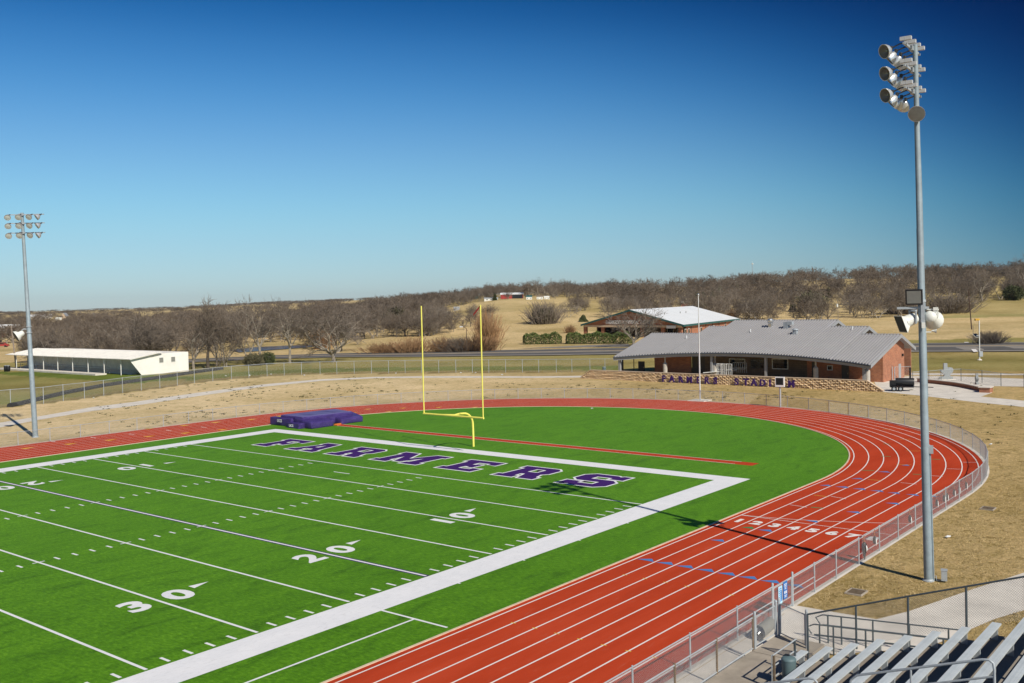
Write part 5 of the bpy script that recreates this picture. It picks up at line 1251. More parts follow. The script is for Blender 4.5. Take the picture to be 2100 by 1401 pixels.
# ------------------------------------------------------------------ small far buildings
def house(name, lab, u, v, wpx, hpx, wall, roof, dpt=None, rise=.35, turn=0.0, openbay=None, depth=1.0, win_=2, cat='building', cap=1500):
    p = gnd(u, v, cap) if dpt is None else atD(u, dpt)
    if p is None: p = atD(u, 520)
    dd_ = dep(p); w_ = wpx*dd_/F; h_ = hpx*dd_/F; he = h_*(1-rise)
    d = (p-CAM); d.z = 0; d.normalize(); d = Matrix.Rotation(turn, 3, 'Z') @ d; e = Vector((d.y, -d.x, 0)); dp_ = w_*.6*depth
    t = thing(name, lab, cat, p); c = p+d*dp_/2
    mb = MB(); mb.box(c+Z*(he/2-.5), (w_, dp_, he+1), (e, d, Z)); put(mb, 'wall', wall, t)
    mb = MB(); k = w_/2*1.05; q = dp_/2*1.06; r0_ = c-d*q; r1_ = c+d*q
    mb.extr([r0_-e*k+Z*he, c-e*k+Z*h_, c+e*k+Z*h_, r0_+e*k+Z*he], (0, 0, .12)); mb.extr([c-e*k+Z*h_, r1_-e*k+Z*he, r1_+e*k+Z*he, c+e*k+Z*h_], (0, 0, .12)); put(mb, 'roof', roof, t)
    mb = MB()
    for s in (-1, 1): mb.extr([c-d*dp_/2+e*(s*w_/2)+Z*he, c+d*dp_/2+e*(s*w_/2)+Z*he, c+e*(s*w_/2)+Z*h_], e*(-s*.1))
    put(mb, 'gable_end', wall, t)
    if openbay:
        mb = MB(); mb.box(p+e*(w_*openbay[0])+Z*he*.48-d*.06, (w_*openbay[1], .1, he*.92), (e, d, Z)); put(mb, 'bay_shade_panel', 'black', t)  # black panel on the closed wall paints the shade inside the bay
    for i in range(win_):
        mb = MB(); mb.box(p+e*(w_*(-.3+.6*i/max(1, win_-1)))+Z*he*.5-d*.05, (w_*.1, .08, he*.36), (e, d, Z)); put(mb, 'window', 'glass', t)
    return t
house('barn', 'red metal barn with an open bay on the hilltop', 1050, 612.5, 46, 12, 'barnred', 'whiteroof', openbay=(.24, .46), rise=.3, win_=0)
house('barn', 'dark green and white barn among trees on the hilltop', 962, 614.5, 38, 14, 'teal', 'whiteroof', rise=.45, win_=1)
house('house', 'small white house right of the red hilltop barn', 1086, 609.5, 12, 8, 'offwhite', 'teal', dpt=505)
house('house', 'white farmhouse with brown roof at the right end of the hilltop row', 1108, 609.5, 13, 8, 'offwhite', 'rust', dpt=508)
house('house', 'low white house last on the hilltop row', 1122, 609.8, 11, 6, 'offwhite', 'offwhite', dpt=512)
house('house', 'long pale house half hidden behind hilltop branches', 1008, 610.5, 28, 6, 'offwhite', 'galv', dpt=520, win_=3)
house('shed', 'small grey shed below the hilltop barns', 937, 618, 12, 7, 'fascia', 'galv', dpt=470, win_=1)
house('shed', 'low white shed at the far left of the hillside meadow', 914, 621, 11, 3.2, 'offwhite', 'offwhite', dpt=460, win_=0)
house('barn', 'red barn roof peeping over the dark cedars', 1406, 602, 16, 12, 'barnred', 'whiteroof', dpt=455, win_=1)
house('house', 'brown roofed grey house inside the right hand wood', 1853, 584, 17, 13, 'fascia', 'cap', dpt=560)
house('school', 'long dark brown roofed building on the right skyline', 2075, 566, 84, 20, 'door', 'door', dpt=640, rise=.3, win_=6, depth=.4)
house('barn', 'big red barn with a white roof at the left edge', 14, 680, 74, 24, 'barnred', 'whiteroof', dpt=470, rise=.6, win_=3)
house('barn', 'white roofed metal barn on the far left horizon', 84, 649, 40, 8, 'creamwall', 'whiteroof', dpt=1300, rise=.5, win_=2)
house('house', 'stone house with steep grey gable on the left horizon', 138, 648, 16, 13, 'cap', 'fascia', dpt=1150, turn=1.2, rise=.55)
house('house', 'tan gabled house right of the grey gabled one', 195, 648, 12, 11, 'cap', 'fascia', dpt=1150, turn=1.4, rise=.55)
house('house', 'low white outbuilding between the barn and grey gable', 120, 650, 11, 5, 'offwhite', 'offwhite', dpt=1100, win_=1)
# radio mast
p = atD(1545, 900); t = thing('radio_mast', 'thin lattice radio mast on the right skyline', 'mast', p); mb = MB(); h_ = (605-540)*900/F+12.7-p.z-.0
top_ = CAM.z+(600.8-540)*900/F
for s in ((.5, .5), (-.5, .5), (0, -.6)): mb.tube([p+Vector((s[0], s[1], -1)), Vector((p.x+s[0]*.6, p.y+s[1]*.6, top_))], .07, 4)
for i in range(16):
    z0 = p.z+(top_-p.z)*i/16; z1 = p.z+(top_-p.z)*(i+1)/16
    mb.tube([(p.x+.5, p.y+.5, z0), (p.x-.5, p.y+.5, z1)], .04, 3); mb.tube([(p.x-.5, p.y+.5, z0), (p.x, p.y-.6, z1)], .04, 3); mb.tube([(p.x, p.y-.6, z0), (p.x+.5, p.y+.5, z1)], .04, 3)
put(mb, 'lattice', 'galv', t); mb = MB(); mb.box((p.x, p.y, top_-.4), (1.6, 1.2, .9)); mb.tube([(p.x, p.y, top_), (p.x, p.y, top_+2)], .08, 4); put(mb, 'antenna', 'offwhite', t)
# utility poles and road furniture
def upole(u, v, vtop, lab, m='wood', r=.15, lean=0.0, arm=False, can=False):
    p = gnd(u, v) or atD(u, 260); dd_ = dep(p); h_ = (v-vtop)*dd_/F; t = thing('utility_pole', lab, 'utility pole', p); T = p+Z*h_+rt*(lean*dd_/F)
    mb = MB(); mb.tube([p-Z*.5, T], [r, r*.75], 8); put(mb, 'pole', m, t, True)
    if arm: mb = MB(); mb.box(T-Z*.6, (2.2, .12, .14), (Vector((rt.x, rt.y, 0)).normalized(), Vector((fw.x, fw.y, 0)).normalized(), Z)); put(mb, 'crossarm', 'wood_dark', t)
    if can: mb = MB(); mb.lathe(T-Z*1.5+Vector((rt.x, rt.y, 0))*can, Z, [(0, .2), (.05, .28), (1.0, .28), (1.08, .15)], 10); put(mb, 'transformer', 'offwhite', t)
    return t
upole(1697, 655, 621, 'dark utility pole with a crossarm behind the field house roof', 'wood_dark', .14, 0, True)
upole(1719, 664, 621, 'thin pale pole with a white transformer behind the field house roof', 'wood', .1, 0, False, -.25)
upole(1993, 676, 594, 'leaning dark brown utility pole near the cemetery trees', 'wood_dark', .17, -6, False)
upole(1996, 698, 668, 'short thin pole beside the yellow flashing sign', 'wood', .08, 0)
upole(34, 756, 668, 'weathered grey utility pole at the left of the white shed', 'wood', .19, -8, True)
p = gnd(2009, 739); dd_ = dep(p); t = thing('school_flasher', 'white pole with yellow flashing beacons and a solar panel', 'sign', p); hh = (739-655)*dd_/F
e_ = Vector((rt.x, rt.y, 0)).normalized(); f_ = Vector((fw.x, fw.y, 0)).normalized()
mb = MB(); mb.tube([p-Z*.2, p+Z*hh], .085, 10); put(mb, 'pole', 'white', t, True)
mb = MB(); mb.lathe(p-Z*.1, Z, [(0, .45), (.2, .4), (.35, .15)], 8); put(mb, 'footing', 'concrete', t)
mb = MB(); mb.box(p+Z*1.1+e_*.2, (.6, .4, .9), (e_, f_, Z)); put(mb, 'cabinet', 'galv', t)
for k in (0, 1): mb = MB(); c = p+Z*(hh-.05)-e_*(.22+.38*k); mb.box(c, (.34, .3, .36), (e_, f_, Z)); mb.lathe(c-f_*.15, -f_, [(0, .15), (.25, .17)], 10); put(mb, 'beacon', 'track_yellow', t)
mb = MB(); c = p+Z*(hh-2.8)-e_*.55; nz = (Vector(SUNV)).normalized() if False else Vector((-.3, -.6, .74)).normalized(); ax_x = nz.cross(Z).normalized(); mb.box(c, (.9, .8, .06), (ax_x, nz.cross(ax_x), nz)); pn = put(mb, 'solar_panel', 'glass', t); mb = MB(); mb.box(c-nz*.05, (.98, .88, .04), (ax_x, nz.cross(ax_x), nz)); mb.tube([c, p+Z*(hh-2.9)], .04, 6); put(mb, 'panel_frame', 'white', pn)
p = gnd(957.5, 718.5); dd_ = dep(p); hh = (718-674)*dd_/F; t = thing('street_lamp', 'brown street lamp with a bent arm in front of the orange brush', 'street lamp', p)
mb = MB(); mb.tube([p-Z*.3, p+Z*hh, p+Z*(hh+.3)-e_*.3, p+Z*(hh+.5)-e_*1.0], [.12, .08, .06, .05], 8); put(mb, 'pole', 'wood_dark', t, True); mb = MB(); mb.box(p+Z*(hh+.5)-e_*1.25, (.8, .3, .2), (e_, f_, Z)); put(mb, 'lamp_head', 'white', t)
p = gnd(949, 722.5); dd_ = dep(p); t = thing('roadside_banner', 'small white roadside banner with dark print beside the highway', 'banner', p); w_ = 20*dd_/F
mb = MB(); mb.box(p+Z*.62, (w_, .08, .72), (e_, f_, Z)); put(mb, 'panel', 'signwhite', t)
for s in (-1, 1): mb = MB(); mb.tube([p+e_*(s*w_*.45), p+e_*(s*w_*.45)+Z*1.0], .04, 6); put(mb, 'stake', 'dkpost', t)
mb = MB(); rnd = random.Random(3); x = -.40
while x < .4: ww = rnd.uniform(.02, .06); mb.box(p+e_*(x*w_)+Z*.62-f_*.06, (ww*w_, .02, .3), (e_, f_, Z)); x += ww+.03
put(mb, 'printed_marks', 'barnred', t)
# vehicles far at the left
def car(u, v, m, lab, L=4.6, turn=0.2):
    p = gnd(u, v) or atD(u, 420); t = thing('parked_car', lab, 'car', p); d = Matrix.Rotation(turn, 3, 'Z') @ e_; s = Vector((-d.y, d.x, 0))
    mb = MB(); pr = [(-.5, .35), (-.5, .8), (-.42, .95), (-.3, 1.0), (-.2, 1.45), (.2, 1.48), (.34, 1.02), (.46, .92), (.5, .7), (.5, .35)]
    mb.extr([p+d*(x*L)+Z*z-s*.85 for x, z in pr], s*1.7); put(mb, 'body', m, t)
    mb = MB(); mb.extr([p+d*(x*L)+Z*z-s*.87 for x, z in ((-.27, 1.03), (-.18, 1.38), (.18, 1.40), (.29, 1.03))], s*1.74); put(mb, 'windows', 'glass', t)
    for x in (-.3, .31):
        for q in (-.8, .8): mb = MB(); mb.lathe(p+d*(x*L)+s*(q-.1)+Z*.34, s, [(0, .02), (0, .34), (.2, .34), (.2, .02)], 12); put(mb, 'wheel', 'rubber', t)
car(80, 672, 'white', 'white car parked among trees right of the far light tower', 5.2)
car(131, 668, 'white', 'small white car far off behind the bare trees', 4.4)
car(3, 712, 'barnred', 'red car cut off by the left edge of the picture', 4.8)
for i, u in enumerate((12.5, 17)):
    p = at(u, 762); t = thing('waste_barrel', ('black barrel by the grass at the left edge, the left one of two' if i == 0 else 'black barrel by the grass at the left edge, the right one of two'), 'barrel', p, 'black barrels at the left edge'); mb = MB(); mb.lathe(p, Z, [(0, .36), (.4, .4), (.42, .42), (.85, .42), (1.15, .4), (1.2, .36)], 12); put(mb, 'drum', 'black', t, True); mb = MB(); mb.lathe(p+Z*1.2, Z, [(0, .38), (.06, .38)], 12); put(mb, 'rim', 'galv', t)
# ------------------------------------------------------------------ trees
def tw_tube(V, Fc, a, b, ra, rb, k):
    t = (b-a)
    if t.length < 1e-6: return
    t.normalize(); x = t.orthogonal().normalized(); y = t.cross(x); n = len(V)
    for P, r in ((a, ra), (b, rb)):
        for j in range(k):
            w_ = 2*math.pi*j/k; V.append(tuple(P+(x*math.cos(w_)+y*math.sin(w_))*r))
    for j in range(k): Fc.append((n+j, n+(j+1) % k, n+k+(j+1) % k, n+k+j))
def bare_tree(seed, H, spread=.5, trunk=.22, fork=.18, kids=(5, 5, 5, 5), twig_r=.018, lift=.35, lean=0, multi=1, droop=0.0, fine=1.0):
    rnd = random.Random(seed); TV, TF, CV, CF = [], [], [], []
    def grow(p, d, L, r, lev):
        segs = (4, 4, 3, 2, 1)[lev]; pts = [p]; rads = [r]
        V, Fc = (TV, TF) if lev <= 2 else (CV, CF); k = (8, 6, 5, 3, 3)[lev]
        for i in range(segs):
            j = Vector((rnd.gauss(0, 1), rnd.gauss(0, 1), rnd.gauss(0, .6)))*((.06, .20, .24, .26, .2)[lev])
            d = (d+j+Z*(lift*.22 if lev in (1, 2) else -droop*(lev > 2)*.2)).normalized(); q = pts[-1]+d*(L/segs); r2 = r*(1-.62*(i+1)/segs) if lev else r*(1-.3*(i+1)/segs)
            tw_tube(V, Fc, pts[-1], q, rads[-1], max(r2, twig_r*.5), k); pts.append(q); rads.append(max(r2, twig_r*.5))
        if lev >= 4: return
        n = kids[lev]; n = max(1, int(round(n*rnd.uniform(.8, 1.25)*(fine if lev >= 2 else 1))))
        for i in range(n):
            if lev == 0: f = rnd.uniform(.72, 1.0); 
            else: f = rnd.uniform(.25, 1.0) if i < n-1 else 1.0
            ii = min(int(f*segs), segs-1); P = pts[ii].lerp(pts[ii+1], f*segs-ii); dd_ = (pts[ii+1]-pts[ii]).normalized()
            ang = rnd.uniform(.45, .95)*(spread*1.6 if lev == 0 else 1.0); az = 2*math.pi*(i/n)+rnd.uniform(-.6, .6)
            o = dd_.orthogonal().normalized(); o = Matrix.Rotation(az, 3, dd_) @ o
            nd = (dd_*math.cos(ang)+o*math.sin(ang)).normalized()
            if f == 1.0 and lev > 0: nd = (dd_+o*.25).normalized()
            grow(P, nd, L*((1.75, .62, .58, .60)[lev])*rnd.uniform(.7, 1.15) if lev else H*.40*rnd.uniform(.8, 1.15), max(rads[ii]*((.62, .58, .5, .5)[lev]), twig_r), lev+1)
    for m in range(multi):
        d = Vector((lean+rnd.uniform(-.35, .35)*(multi > 1), rnd.uniform(-.35, .35)*(multi > 1), 1)).normalized()
        grow(Vector((rnd.uniform(-.3, .3)*(multi > 1), rnd.uniform(-.3, .3)*(multi > 1), -.3)), d, H*fork*(1 if multi == 1 else rnd.uniform(.8, 1.3)), trunk*(1 if multi == 1 else .75), 0)
    zs = max(v[2] for v in CV) if CV else H; k = H/zs
    TV = [(x*k, y*k, z*k) for x, y, z in TV]; CV = [(x*k, y*k, z*k) for x, y, z in CV]
    return TV, TF, CV, CF
def tomesh(name, V, Fc, mats, mi=None):
    me = D.meshes.new(name); me.from_pydata(V, [], Fc)
    for m in mats: me.materials.append(M[m])
    if mi: me.polygons.foreach_set('material_index', mi)
    me.update(); return me
def leaf_crown(seed, n, shape, size, name, mat, core=.0):
    rnd = random.Random(seed); V, Fc = [], []
    while len(Fc) < n:
        p = Vector((rnd.uniform(-1, 1), rnd.uniform(-1, 1), rnd.uniform(0, 1)))
        if not shape(p, rnd): continue
        s = size*rnd.uniform(.6, 1.4); a = Vector((rnd.gauss(0, 1), rnd.gauss(0, 1), rnd.gauss(0, 1))).normalized(); b = a.orthogonal().normalized(); k = len(V)
        V += [tuple(p+a*s), tuple(p-a*s*.5+b*s*.6), tuple(p-a*s*.5-b*s*.6)]; Fc.append((k, k+1, k+2))
    return tomesh(name, V, Fc, [mat])
def cone_shape(p, r):
    w_ = (1-p.z)**.75*.95+.04
    q = math.hypot(p.x, p.y)/w_
    lump = .78+.22*math.sin(7*p.z+3*math.atan2(p.y, p.x))+.12*math.sin(13*math.atan2(p.y, p.x)+9*p.z)
    return .35 < q < lump and p.z > .02
def dome_shape(p, r):
    q = math.sqrt(p.x*p.x+p.y*p.y+(2*(p.z-.42))**2*.85); an = math.atan2(p.y, p.x)
    return .45 < q < .86+.12*math.sin(5*an+4*p.z)+.1*math.sin(9*an-11*p.z)
def brush_mesh(seed, n, mat, name, H=1.0, spread=.5, r=.012):
    rnd = random.Random(seed); V, Fc = [], []
    for i in range(n):
        b = Vector((rnd.gauss(0, .32), rnd.gauss(0, .32), 0)); d = Vector((b.x*spread*1.6+rnd.gauss(0, .18), b.y*spread*1.6+rnd.gauss(0, .18), 1)).normalized(); L = H*rnd.uniform(.45, 1.0)
        m = b+d*L*.5; e = m+(d+Vector((rnd.gauss(0, .25), rnd.gauss(0, .25), 0))).normalized()*L*.5
        tw_tube(V, Fc, b, m, r, r*.8, 3); tw_tube(V, Fc, m, e, r*.8, r*.35, 3)
        for q in range(3):
            s = b.lerp(e, rnd.uniform(.35, .95)); tw_tube(V, Fc, s, s+(d+Vector((rnd.gauss(0, .6), rnd.gauss(0, .6), 0))).normalized()*L*.28, r*.6, r*.3, 3)
    return tomesh(name, V, Fc, [mat])
# prototypes: (trunk mesh, crown mesh, joined mesh)
PROTO = []
for i, (H, sp, fk, ml, bk, tw, ln, kd) in enumerate([
        (10, .50, .20, 1, 'bark', 'twig', 0, (5, 6, 6, 6)), (10, .62, .16, 1, 'bark', 'twig_grey', 0, (6, 6, 6, 6)), (10, .42, .26, 1, 'bark_dark', 'twig', .1, (4, 6, 6, 6)),
        (10, .55, .14, 3, 'bark', 'twig_grey', 0, (4, 5, 5, 6)), (10, .70, .12, 2, 'bark', 'twig', 0, (5, 5, 6, 6)), (10, .45, .30, 1, 'bark_pale', 'twig_grey', .08, (5, 5, 6, 5)), (10, .35, .24, 2, 'bark_pale', 'twig_grey', 0, (4, 5, 6, 5))]):
    tv, tf_, cv, cf = bare_tree(100+i, H, sp, .26 if ml == 1 else .22, fk, kd, .021, .4, ln, ml)
    tm = tomesh('trunk', tv, tf_, [bk]); cm = tomesh('crown', cv, cf, [tw])
    k = len(tv); jm = tomesh('bare_tree', tv+cv, tf_+[tuple(a+k for a in f) for f in cf], [bk, tw], [0]*len(tf_)+[1]*len(cf))
    PROTO.append((tm, cm, jm))
COARSE = []
for i in range(5):
    tv, tf_, cv, cf = bare_tree(200+i, 10, .6, .22, .14, (5, 5, 5, 5), .032, .4, 0, 1+(i % 2))
    k = len(tv); COARSE.append((tv+cv, tf_+[tuple(a+k for a in f) for f in cf], [0]*len(tf_)+[1]*len(cf)))
CEDAR = leaf_crown(1, 3400, cone_shape, .06, 'foliage', 'cedar'); DOME = leaf_crown(2, 3600, dome_shape, .06, 'foliage', 'cedar'); DOMEO = leaf_crown(3, 3400, dome_shape, .055, 'foliage', 'olive')
BRR = brush_mesh(4, 420, 'twig_red', 'stems'); BRB = brush_mesh(5, 420, 'twig', 'stems'); BRO = brush_mesh(6, 300, 'twig_red', 'stems', 1, .8); BRG = brush_mesh(7, 420, 'twig_grey', 'stems', 1, .9)
stub = MB(); stub.tube([(0, 0, -.05), (0, 0, .25)], [.06, .045], 6); STUB = stub.mesh('trunk', 'bark_dark')
RT = random.Random(11)
def tree(u, v, hpx, k, lab, group=None, wide=1.0, dpt=None, rot=None, parts=True, name='bare_tree', cat='tree'):
    p = (gnd(u, v, 900) if dpt is None else None) or atD(u, dpt or 420)
    H = hpx*dep(p)/F; s = H/10; t = thing(name, lab, cat, p-Z*.1, group); t.rotation_euler.z = rot if rot is not None else RT.uniform(0, 6.28); t.scale = (s*wide, s*wide, s)
    for nm, me in (('trunk', PROTO[k][0]), ('crown', PROTO[k][1])):
        o = D.objects.new(nm, me); C.objects.link(o); o.parent = t
    return t
def bush(u, v, wpx, hpx, me, lab, cat, name, group=None, dpt=None, trunk=True):
    p = (gnd(u, v, 900) if dpt is None else None) or atD(u, dpt or 420); k = dep(p)/F
    t = thing(name, lab, cat, p-Z*.1, group); t.rotation_euler.z = RT.uniform(0, 6.28); t.scale = (wpx*k/2, wpx*k/2, hpx*k)
    o = D.objects.new('foliage' if me in (CEDAR, DOME, DOMEO) else 'stems', me); C.objects.link(o); o.parent = t
    if trunk and me in (CEDAR, DOME, DOMEO): o = D.objects.new('trunk', STUB); C.objects.link(o); o.parent = t
    return t
GL_ = 'bare trees along the far fence'
for u, v, h, k, wd, lab in [
        (427, 756, 158, 2, .95, 'tall dark bare tree nearest the white shed corner'), (463, 753, 135, 4, .8, 'leaning bare tree right of the one by the shed corner'), (397, 757, 120, 0, .85, 'bare tree spreading twigs over the white shed end wall'),
        (511, 748, 140, 6, .85, 'pale twin stemmed bare tree in the row by the far fence'), (534, 747, 146, 5, .9, 'white barked bare tree with a dark bush at its foot'), (594, 745, 138, 5, .95, 'slender pale bare tree in front of the blue pond'),
        (684, 743, 124, 1, 1.25, 'broad crowned bare tree with fanning limbs by the highway'), (445, 751, 110, 0, .7, 'small bare tree squeezed behind the leaning one')]:
    tree(u, v, h, k, lab, GL_, wd)
tree(1299, 712, 98, 1, 'bare tree with spreading limbs in front of the clinic porch', None, 1.15)
tree(1576, 657, 66, 6, 'crooked pale bare tree rising behind the field house ridge', None, .8)
tree(1556, 655, 60, 4, 'low forked bare tree just left of the crooked pale one', None, .9)
tree(2014, 618, 70, 5, 'tall pale sycamore in the cemetery at the right', 'cemetery trees', .95); tree(2052, 614, 66, 6, 'pale bare tree second from the right edge in the cemetery', 'cemetery trees', 1.0)
tree(1972, 622, 34, 4, 'small dark forked tree at the left end of the cemetery', 'cemetery trees', 1.0); tree(2096, 612, 96, 5, 'tall bare tree cut by the right edge of the picture', 'cemetery trees', .9); tree(1990, 620, 40, 0, 'thin bare tree close to the leaning brown pole', 'cemetery trees', .9)
bush(2078, 616, 46, 34, DOME, 'dark rounded evergreen among the cemetery trees', 'tree', 'evergreen_tree', 'cemetery trees')
tree(733, 707, 30, 4, 'tiny bare orchard tree on the meadow right of the broad tree', None, 1.0)
tree(895, 684, 74, 1, 'round bare tree standing in front of the dark thicket on the slope', None, 1.1); tree(812, 672, 56, 3, 'bushy bare tree at the foot of the wooded slope', None, 1.4)
bush(522, 750, 50, 28, DOMEO, 'olive green bush at the foot of the pale twin tree', 'bush', 'bush', 'bushes at the far fence'); bush(549, 748, 36, 30, DOME, 'dark cedar bush right of the white barked tree', 'bush', 'bush', 'bushes at the far fence')
bush(812, 673, 60, 46, DOMEO, 'dark rounded thicket on the slope left of the goalpost', 'bush', 'bush', None); 
bush(1116, 664, 74, 50, BRG, 'big dark leafless bush alone on the meadow', 'bush', 'bush'); bush(1116, 664, 52, 34, DOMEO, 'olive underbrush inside the big meadow bush', 'bush', 'bush')
bush(985, 721, 96, 34, BRR, 'wide orange brown willow brush behind the right upright', 'bush', 'willow_bush', 'orange brush by the highway'); bush(1002, 704, 62, 70, BRO, 'tall orange willow bush rising behind the brush', 'bush', 'willow_bush', 'orange brush by the highway')
bush(945, 722, 90, 32, BRB, 'brown roadside brush below the street lamp', 'bush', 'brush', 'orange brush by the highway'); bush(845, 724, 80, 36, BRO, 'thin straw orange brush behind the left upright', 'bush', 'brush', 'orange brush by the highway'); bush(790, 725, 90, 24, BRO, 'lowest straw brush left of the goalpost along the highway', 'bush', 'brush', 'orange brush by the highway'); bush(905, 723, 60, 34, BRO, 'thin brown brush midway between the uprights', 'bush', 'brush', 'orange brush by the highway')
bush(660, 716, 50, 44, BRR, 'reddish brush behind the broad crowned tree', 'bush', 'brush', None); bush(1169, 683, 26, 18, BRO, 'small straw coloured bush behind the gap in the hedge', 'bush', 'bush', None)
bush(1500, 655, 26, 22, BRR, 'russet shrub at the wood edge above the field house roof', 'bush', 'bush', None); bush(2030, 706, 66, 30, BRG, 'low leafless scrub by the highway under the leaning pole', 'bush', 'scrub', None)
bush(1855, 644, 90, 52, BRG, 'grey scrub thicket at the wood edge left of the tall pole', 'bush', 'scrub', None); bush(1945, 642, 110, 46, BRG, 'grey scrub thicket at the wood edge right of the tall pole', 'bush', 'scrub', None); bush(1665, 640, 70, 46, DOMEO, 'dark thicket at the wood edge behind the utility poles', 'bush', 'scrub', None)
for u, v, w_, h, lab in [(1431, 613, 30, 34, 'broad dark cedar nearest the flagpole top'), (1462, 606, 26, 30, 'dark cedar second right of the flagpole top'), (1478, 600, 28, 36, 'dark cedar standing on the crest above the roof ridge'), (1513, 592, 20, 32, 'narrow dark cedar farthest right on the crest'), (1372, 618, 20, 26, 'small cedar left of the flagpole'), (1016, 590, 12, 16, 'dark round cedar on the hilltop left of the red barn'), (1196, 640, 24, 16, 'low dark cedar below the hillside wood')]:
    bush(u, v, w_, h, CEDAR, lab, 'tree', 'cedar_tree', 'dark cedars in the wood', dpt=None if v > 640 else 430+(618-v)*3)
# hedges
for u0, u1, v, h, lab in ((1072, 1149, 707, 22, 'short clipped green hedge left of the gap'), (1159, 1292, 706, 22, 'long clipped green hedge in front of the clinic')):
    a = gnd(u0, v); b = gnd(u1, v-1.0); e = (b-a); L = e.length; e.normalize(); sd = Vector((-e.y, e.x, 0)); k = dep(a)/F; H = h*k; rnd = random.Random(u0)
    t = thing('hedge', lab, 'hedge', (a+b)/2, 'hedges in front of the clinic'); V, Fc = [], []; n = int(L*420)
    for i in range(n):
        q = rnd.uniform(-.2, L+.2); bulge = 1+.10*math.sin(q*.9)+.07*math.sin(q*2.3+1); an = rnd.uniform(0, math.pi); rr = rnd.uniform(.78, 1.0)*bulge; endk = min(1, math.sqrt(max(.02, min(q+.2, L+.2-q)/1.2)))
        yy = math.cos(an)*1.5*rr*endk; zz = (abs(math.sin(an))**.6)*H*rr*(.6+.4*endk)
        if rnd.random() < .25: zz *= rnd.uniform(.0, 1)
        P = a+e*q+sd*(yy+1.2)+Z*(zz+.05); s = .19*rnd.uniform(.6, 1.4); x = Vector((rnd.gauss(0, 1), rnd.gauss(0, 1), rnd.gauss(0, 1))).normalized(); y = x.orthogonal().normalized(); m = len(V)
        V += [tuple(P+x*s-t.location), tuple(P-x*s*.5+y*s*.7-t.location), tuple(P-x*s*.5-y*s*.7-t.location)]; Fc.append((m, m+1, m+2))
    o = D.objects.new('foliage', tomesh('foliage', V, Fc, ['hedge'])); C.objects.link(o); o.parent = t
    mb = MB(); q = .6
    while q < L: mb.tube([a+e*q+sd*1.2-Z*.1, a+e*q+sd*1.2+Z*H*.6], .06, 5); q += 1.6
    put(mb, 'stems', 'bark_dark', t)
# woods: single trees near the front edges, each its own object
def wood(n, urange, drange, hrange, lab, group, seed, ks=(0, 1, 2, 3, 4, 6), vmin=None):
    rnd = random.Random(seed); done = 0; tries = 0
    while done < n and tries < n*30:
        tries += 1; u = rnd.uniform(*urange); d = drange[0]+(drange[1]-drange[0])*rnd.random()**1.3; p = atD(u, d)
        if vmin and not vmin(u, d): continue
        H = rnd.uniform(*hrange)*rnd.choice((.62, .8, .95, 1.0, 1.0, 1.12, 1.25)); o = D.objects.new('bare_tree', PROTO[rnd.choice(ks)][2]); C.objects.link(o); o.location = p-Z*.2
        w_ = rnd.uniform(.85, 1.45); s = H/10; o.scale = (s*w_, s*w_, s); o.rotation_euler.z = rnd.uniform(0, 6.28)
        tag(o, lab, 'tree', group); done += 1
wood(52, (70, 400), (222, 330), (7.5, 10.5), 'grey brown bare tree in the thicket behind the white shed', 'bare thicket behind the white shed', 1)
wood(34, (395, 700), (248, 370), (8, 12), 'bare tree in the wood beyond the pond', 'bare wood beyond the pond', 2, vmin=lambda u, d: not (440 < u < 670 and d < 335))
wood(52, (700, 905), (322, 430), (7.5, 11), 'bare tree on the wooded slope left of the goalpost', 'bare wood on the left slope', 3)
wood(18, (905, 1010), (335, 420), (4, 8), 'small bare tree on the slope behind the uprights', 'scrubby trees behind the uprights', 4)
wood(34, (900, 1240), (515, 560), (7, 10.5), 'bare tree along the hilltop skyline', 'bare trees on the hilltop skyline', 5)
wood(42, (1150, 1420), (385, 470), (6.5, 9.5), 'bare tree in the wood above the clinic roof', 'bare wood above the clinic', 6)
wood(62, (1430, 1890), (336, 450), (8, 11.5), 'brown bare tree in the wood behind the field house', 'bare wood behind the field house', 7)
wood(20, (1895, 2120), (452, 520), (8, 11), 'bare tree in the wood beyond the cemetery', 'bare wood beyond the cemetery', 8)
# far-off woods that read as one mass
def mass(name, lab, n, seed, pick, mats):
    rnd = random.Random(seed); V, Fc, mi = [], [], []; done = 0
    for i in range(n):
        u, d, H, w_ = pick(rnd); p = atD(u, d); c = rnd.choice(COARSE); k = len(V); a = rnd.uniform(0, 6.28); ca, sa = math.cos(a), math.sin(a); s = H/10
        V += [(p.x+(x*ca-y*sa)*s*w_, p.y+(x*sa+y*ca)*s*w_, p.z-.2+z*s) for x, y, z in c[0]]; Fc += [tuple(q+k for q in f) for f in c[1]]; mi += c[2]
    o = D.objects.new(name, tomesh(name, V, Fc, mats, mi)); C.objects.link(o); tag(o, lab, 'wood', kind='stuff')
mass('wood', 'far bare woods filling the right hand hillside up to the skyline', 560, 21, lambda r: ((lambda u: (u, r.uniform(450, 690) if u > 1420 else r.uniform(470, 600), r.uniform(5.5, 11), r.uniform(1.0, 1.6)))(r.uniform(1240, 2650))), ['bark', 'twig'])
mass('wood', 'far bare woods on the left slope rising towards the hilltop', 220, 22, lambda r: (r.uniform(640, 900), r.uniform(430, 640), r.uniform(7, 10), r.uniform(1.1, 1.6)), ['bark', 'twig'])
mass('wood', 'bare woods along the crest behind the hilltop barns', 170, 25, lambda r: (r.uniform(860, 1260), r.uniform(548, 640), r.uniform(5.5, 9.5), r.uniform(1.0, 1.6)), ['bark', 'twig'])
mass('wood', 'distant bare woods across the left valley', 330, 23, lambda r: (r.uniform(-60, 700), 380+900*r.random()**1.6, r.uniform(6.5, 9.5), r.uniform(1.3, 2.0)), ['bark', 'twig'])
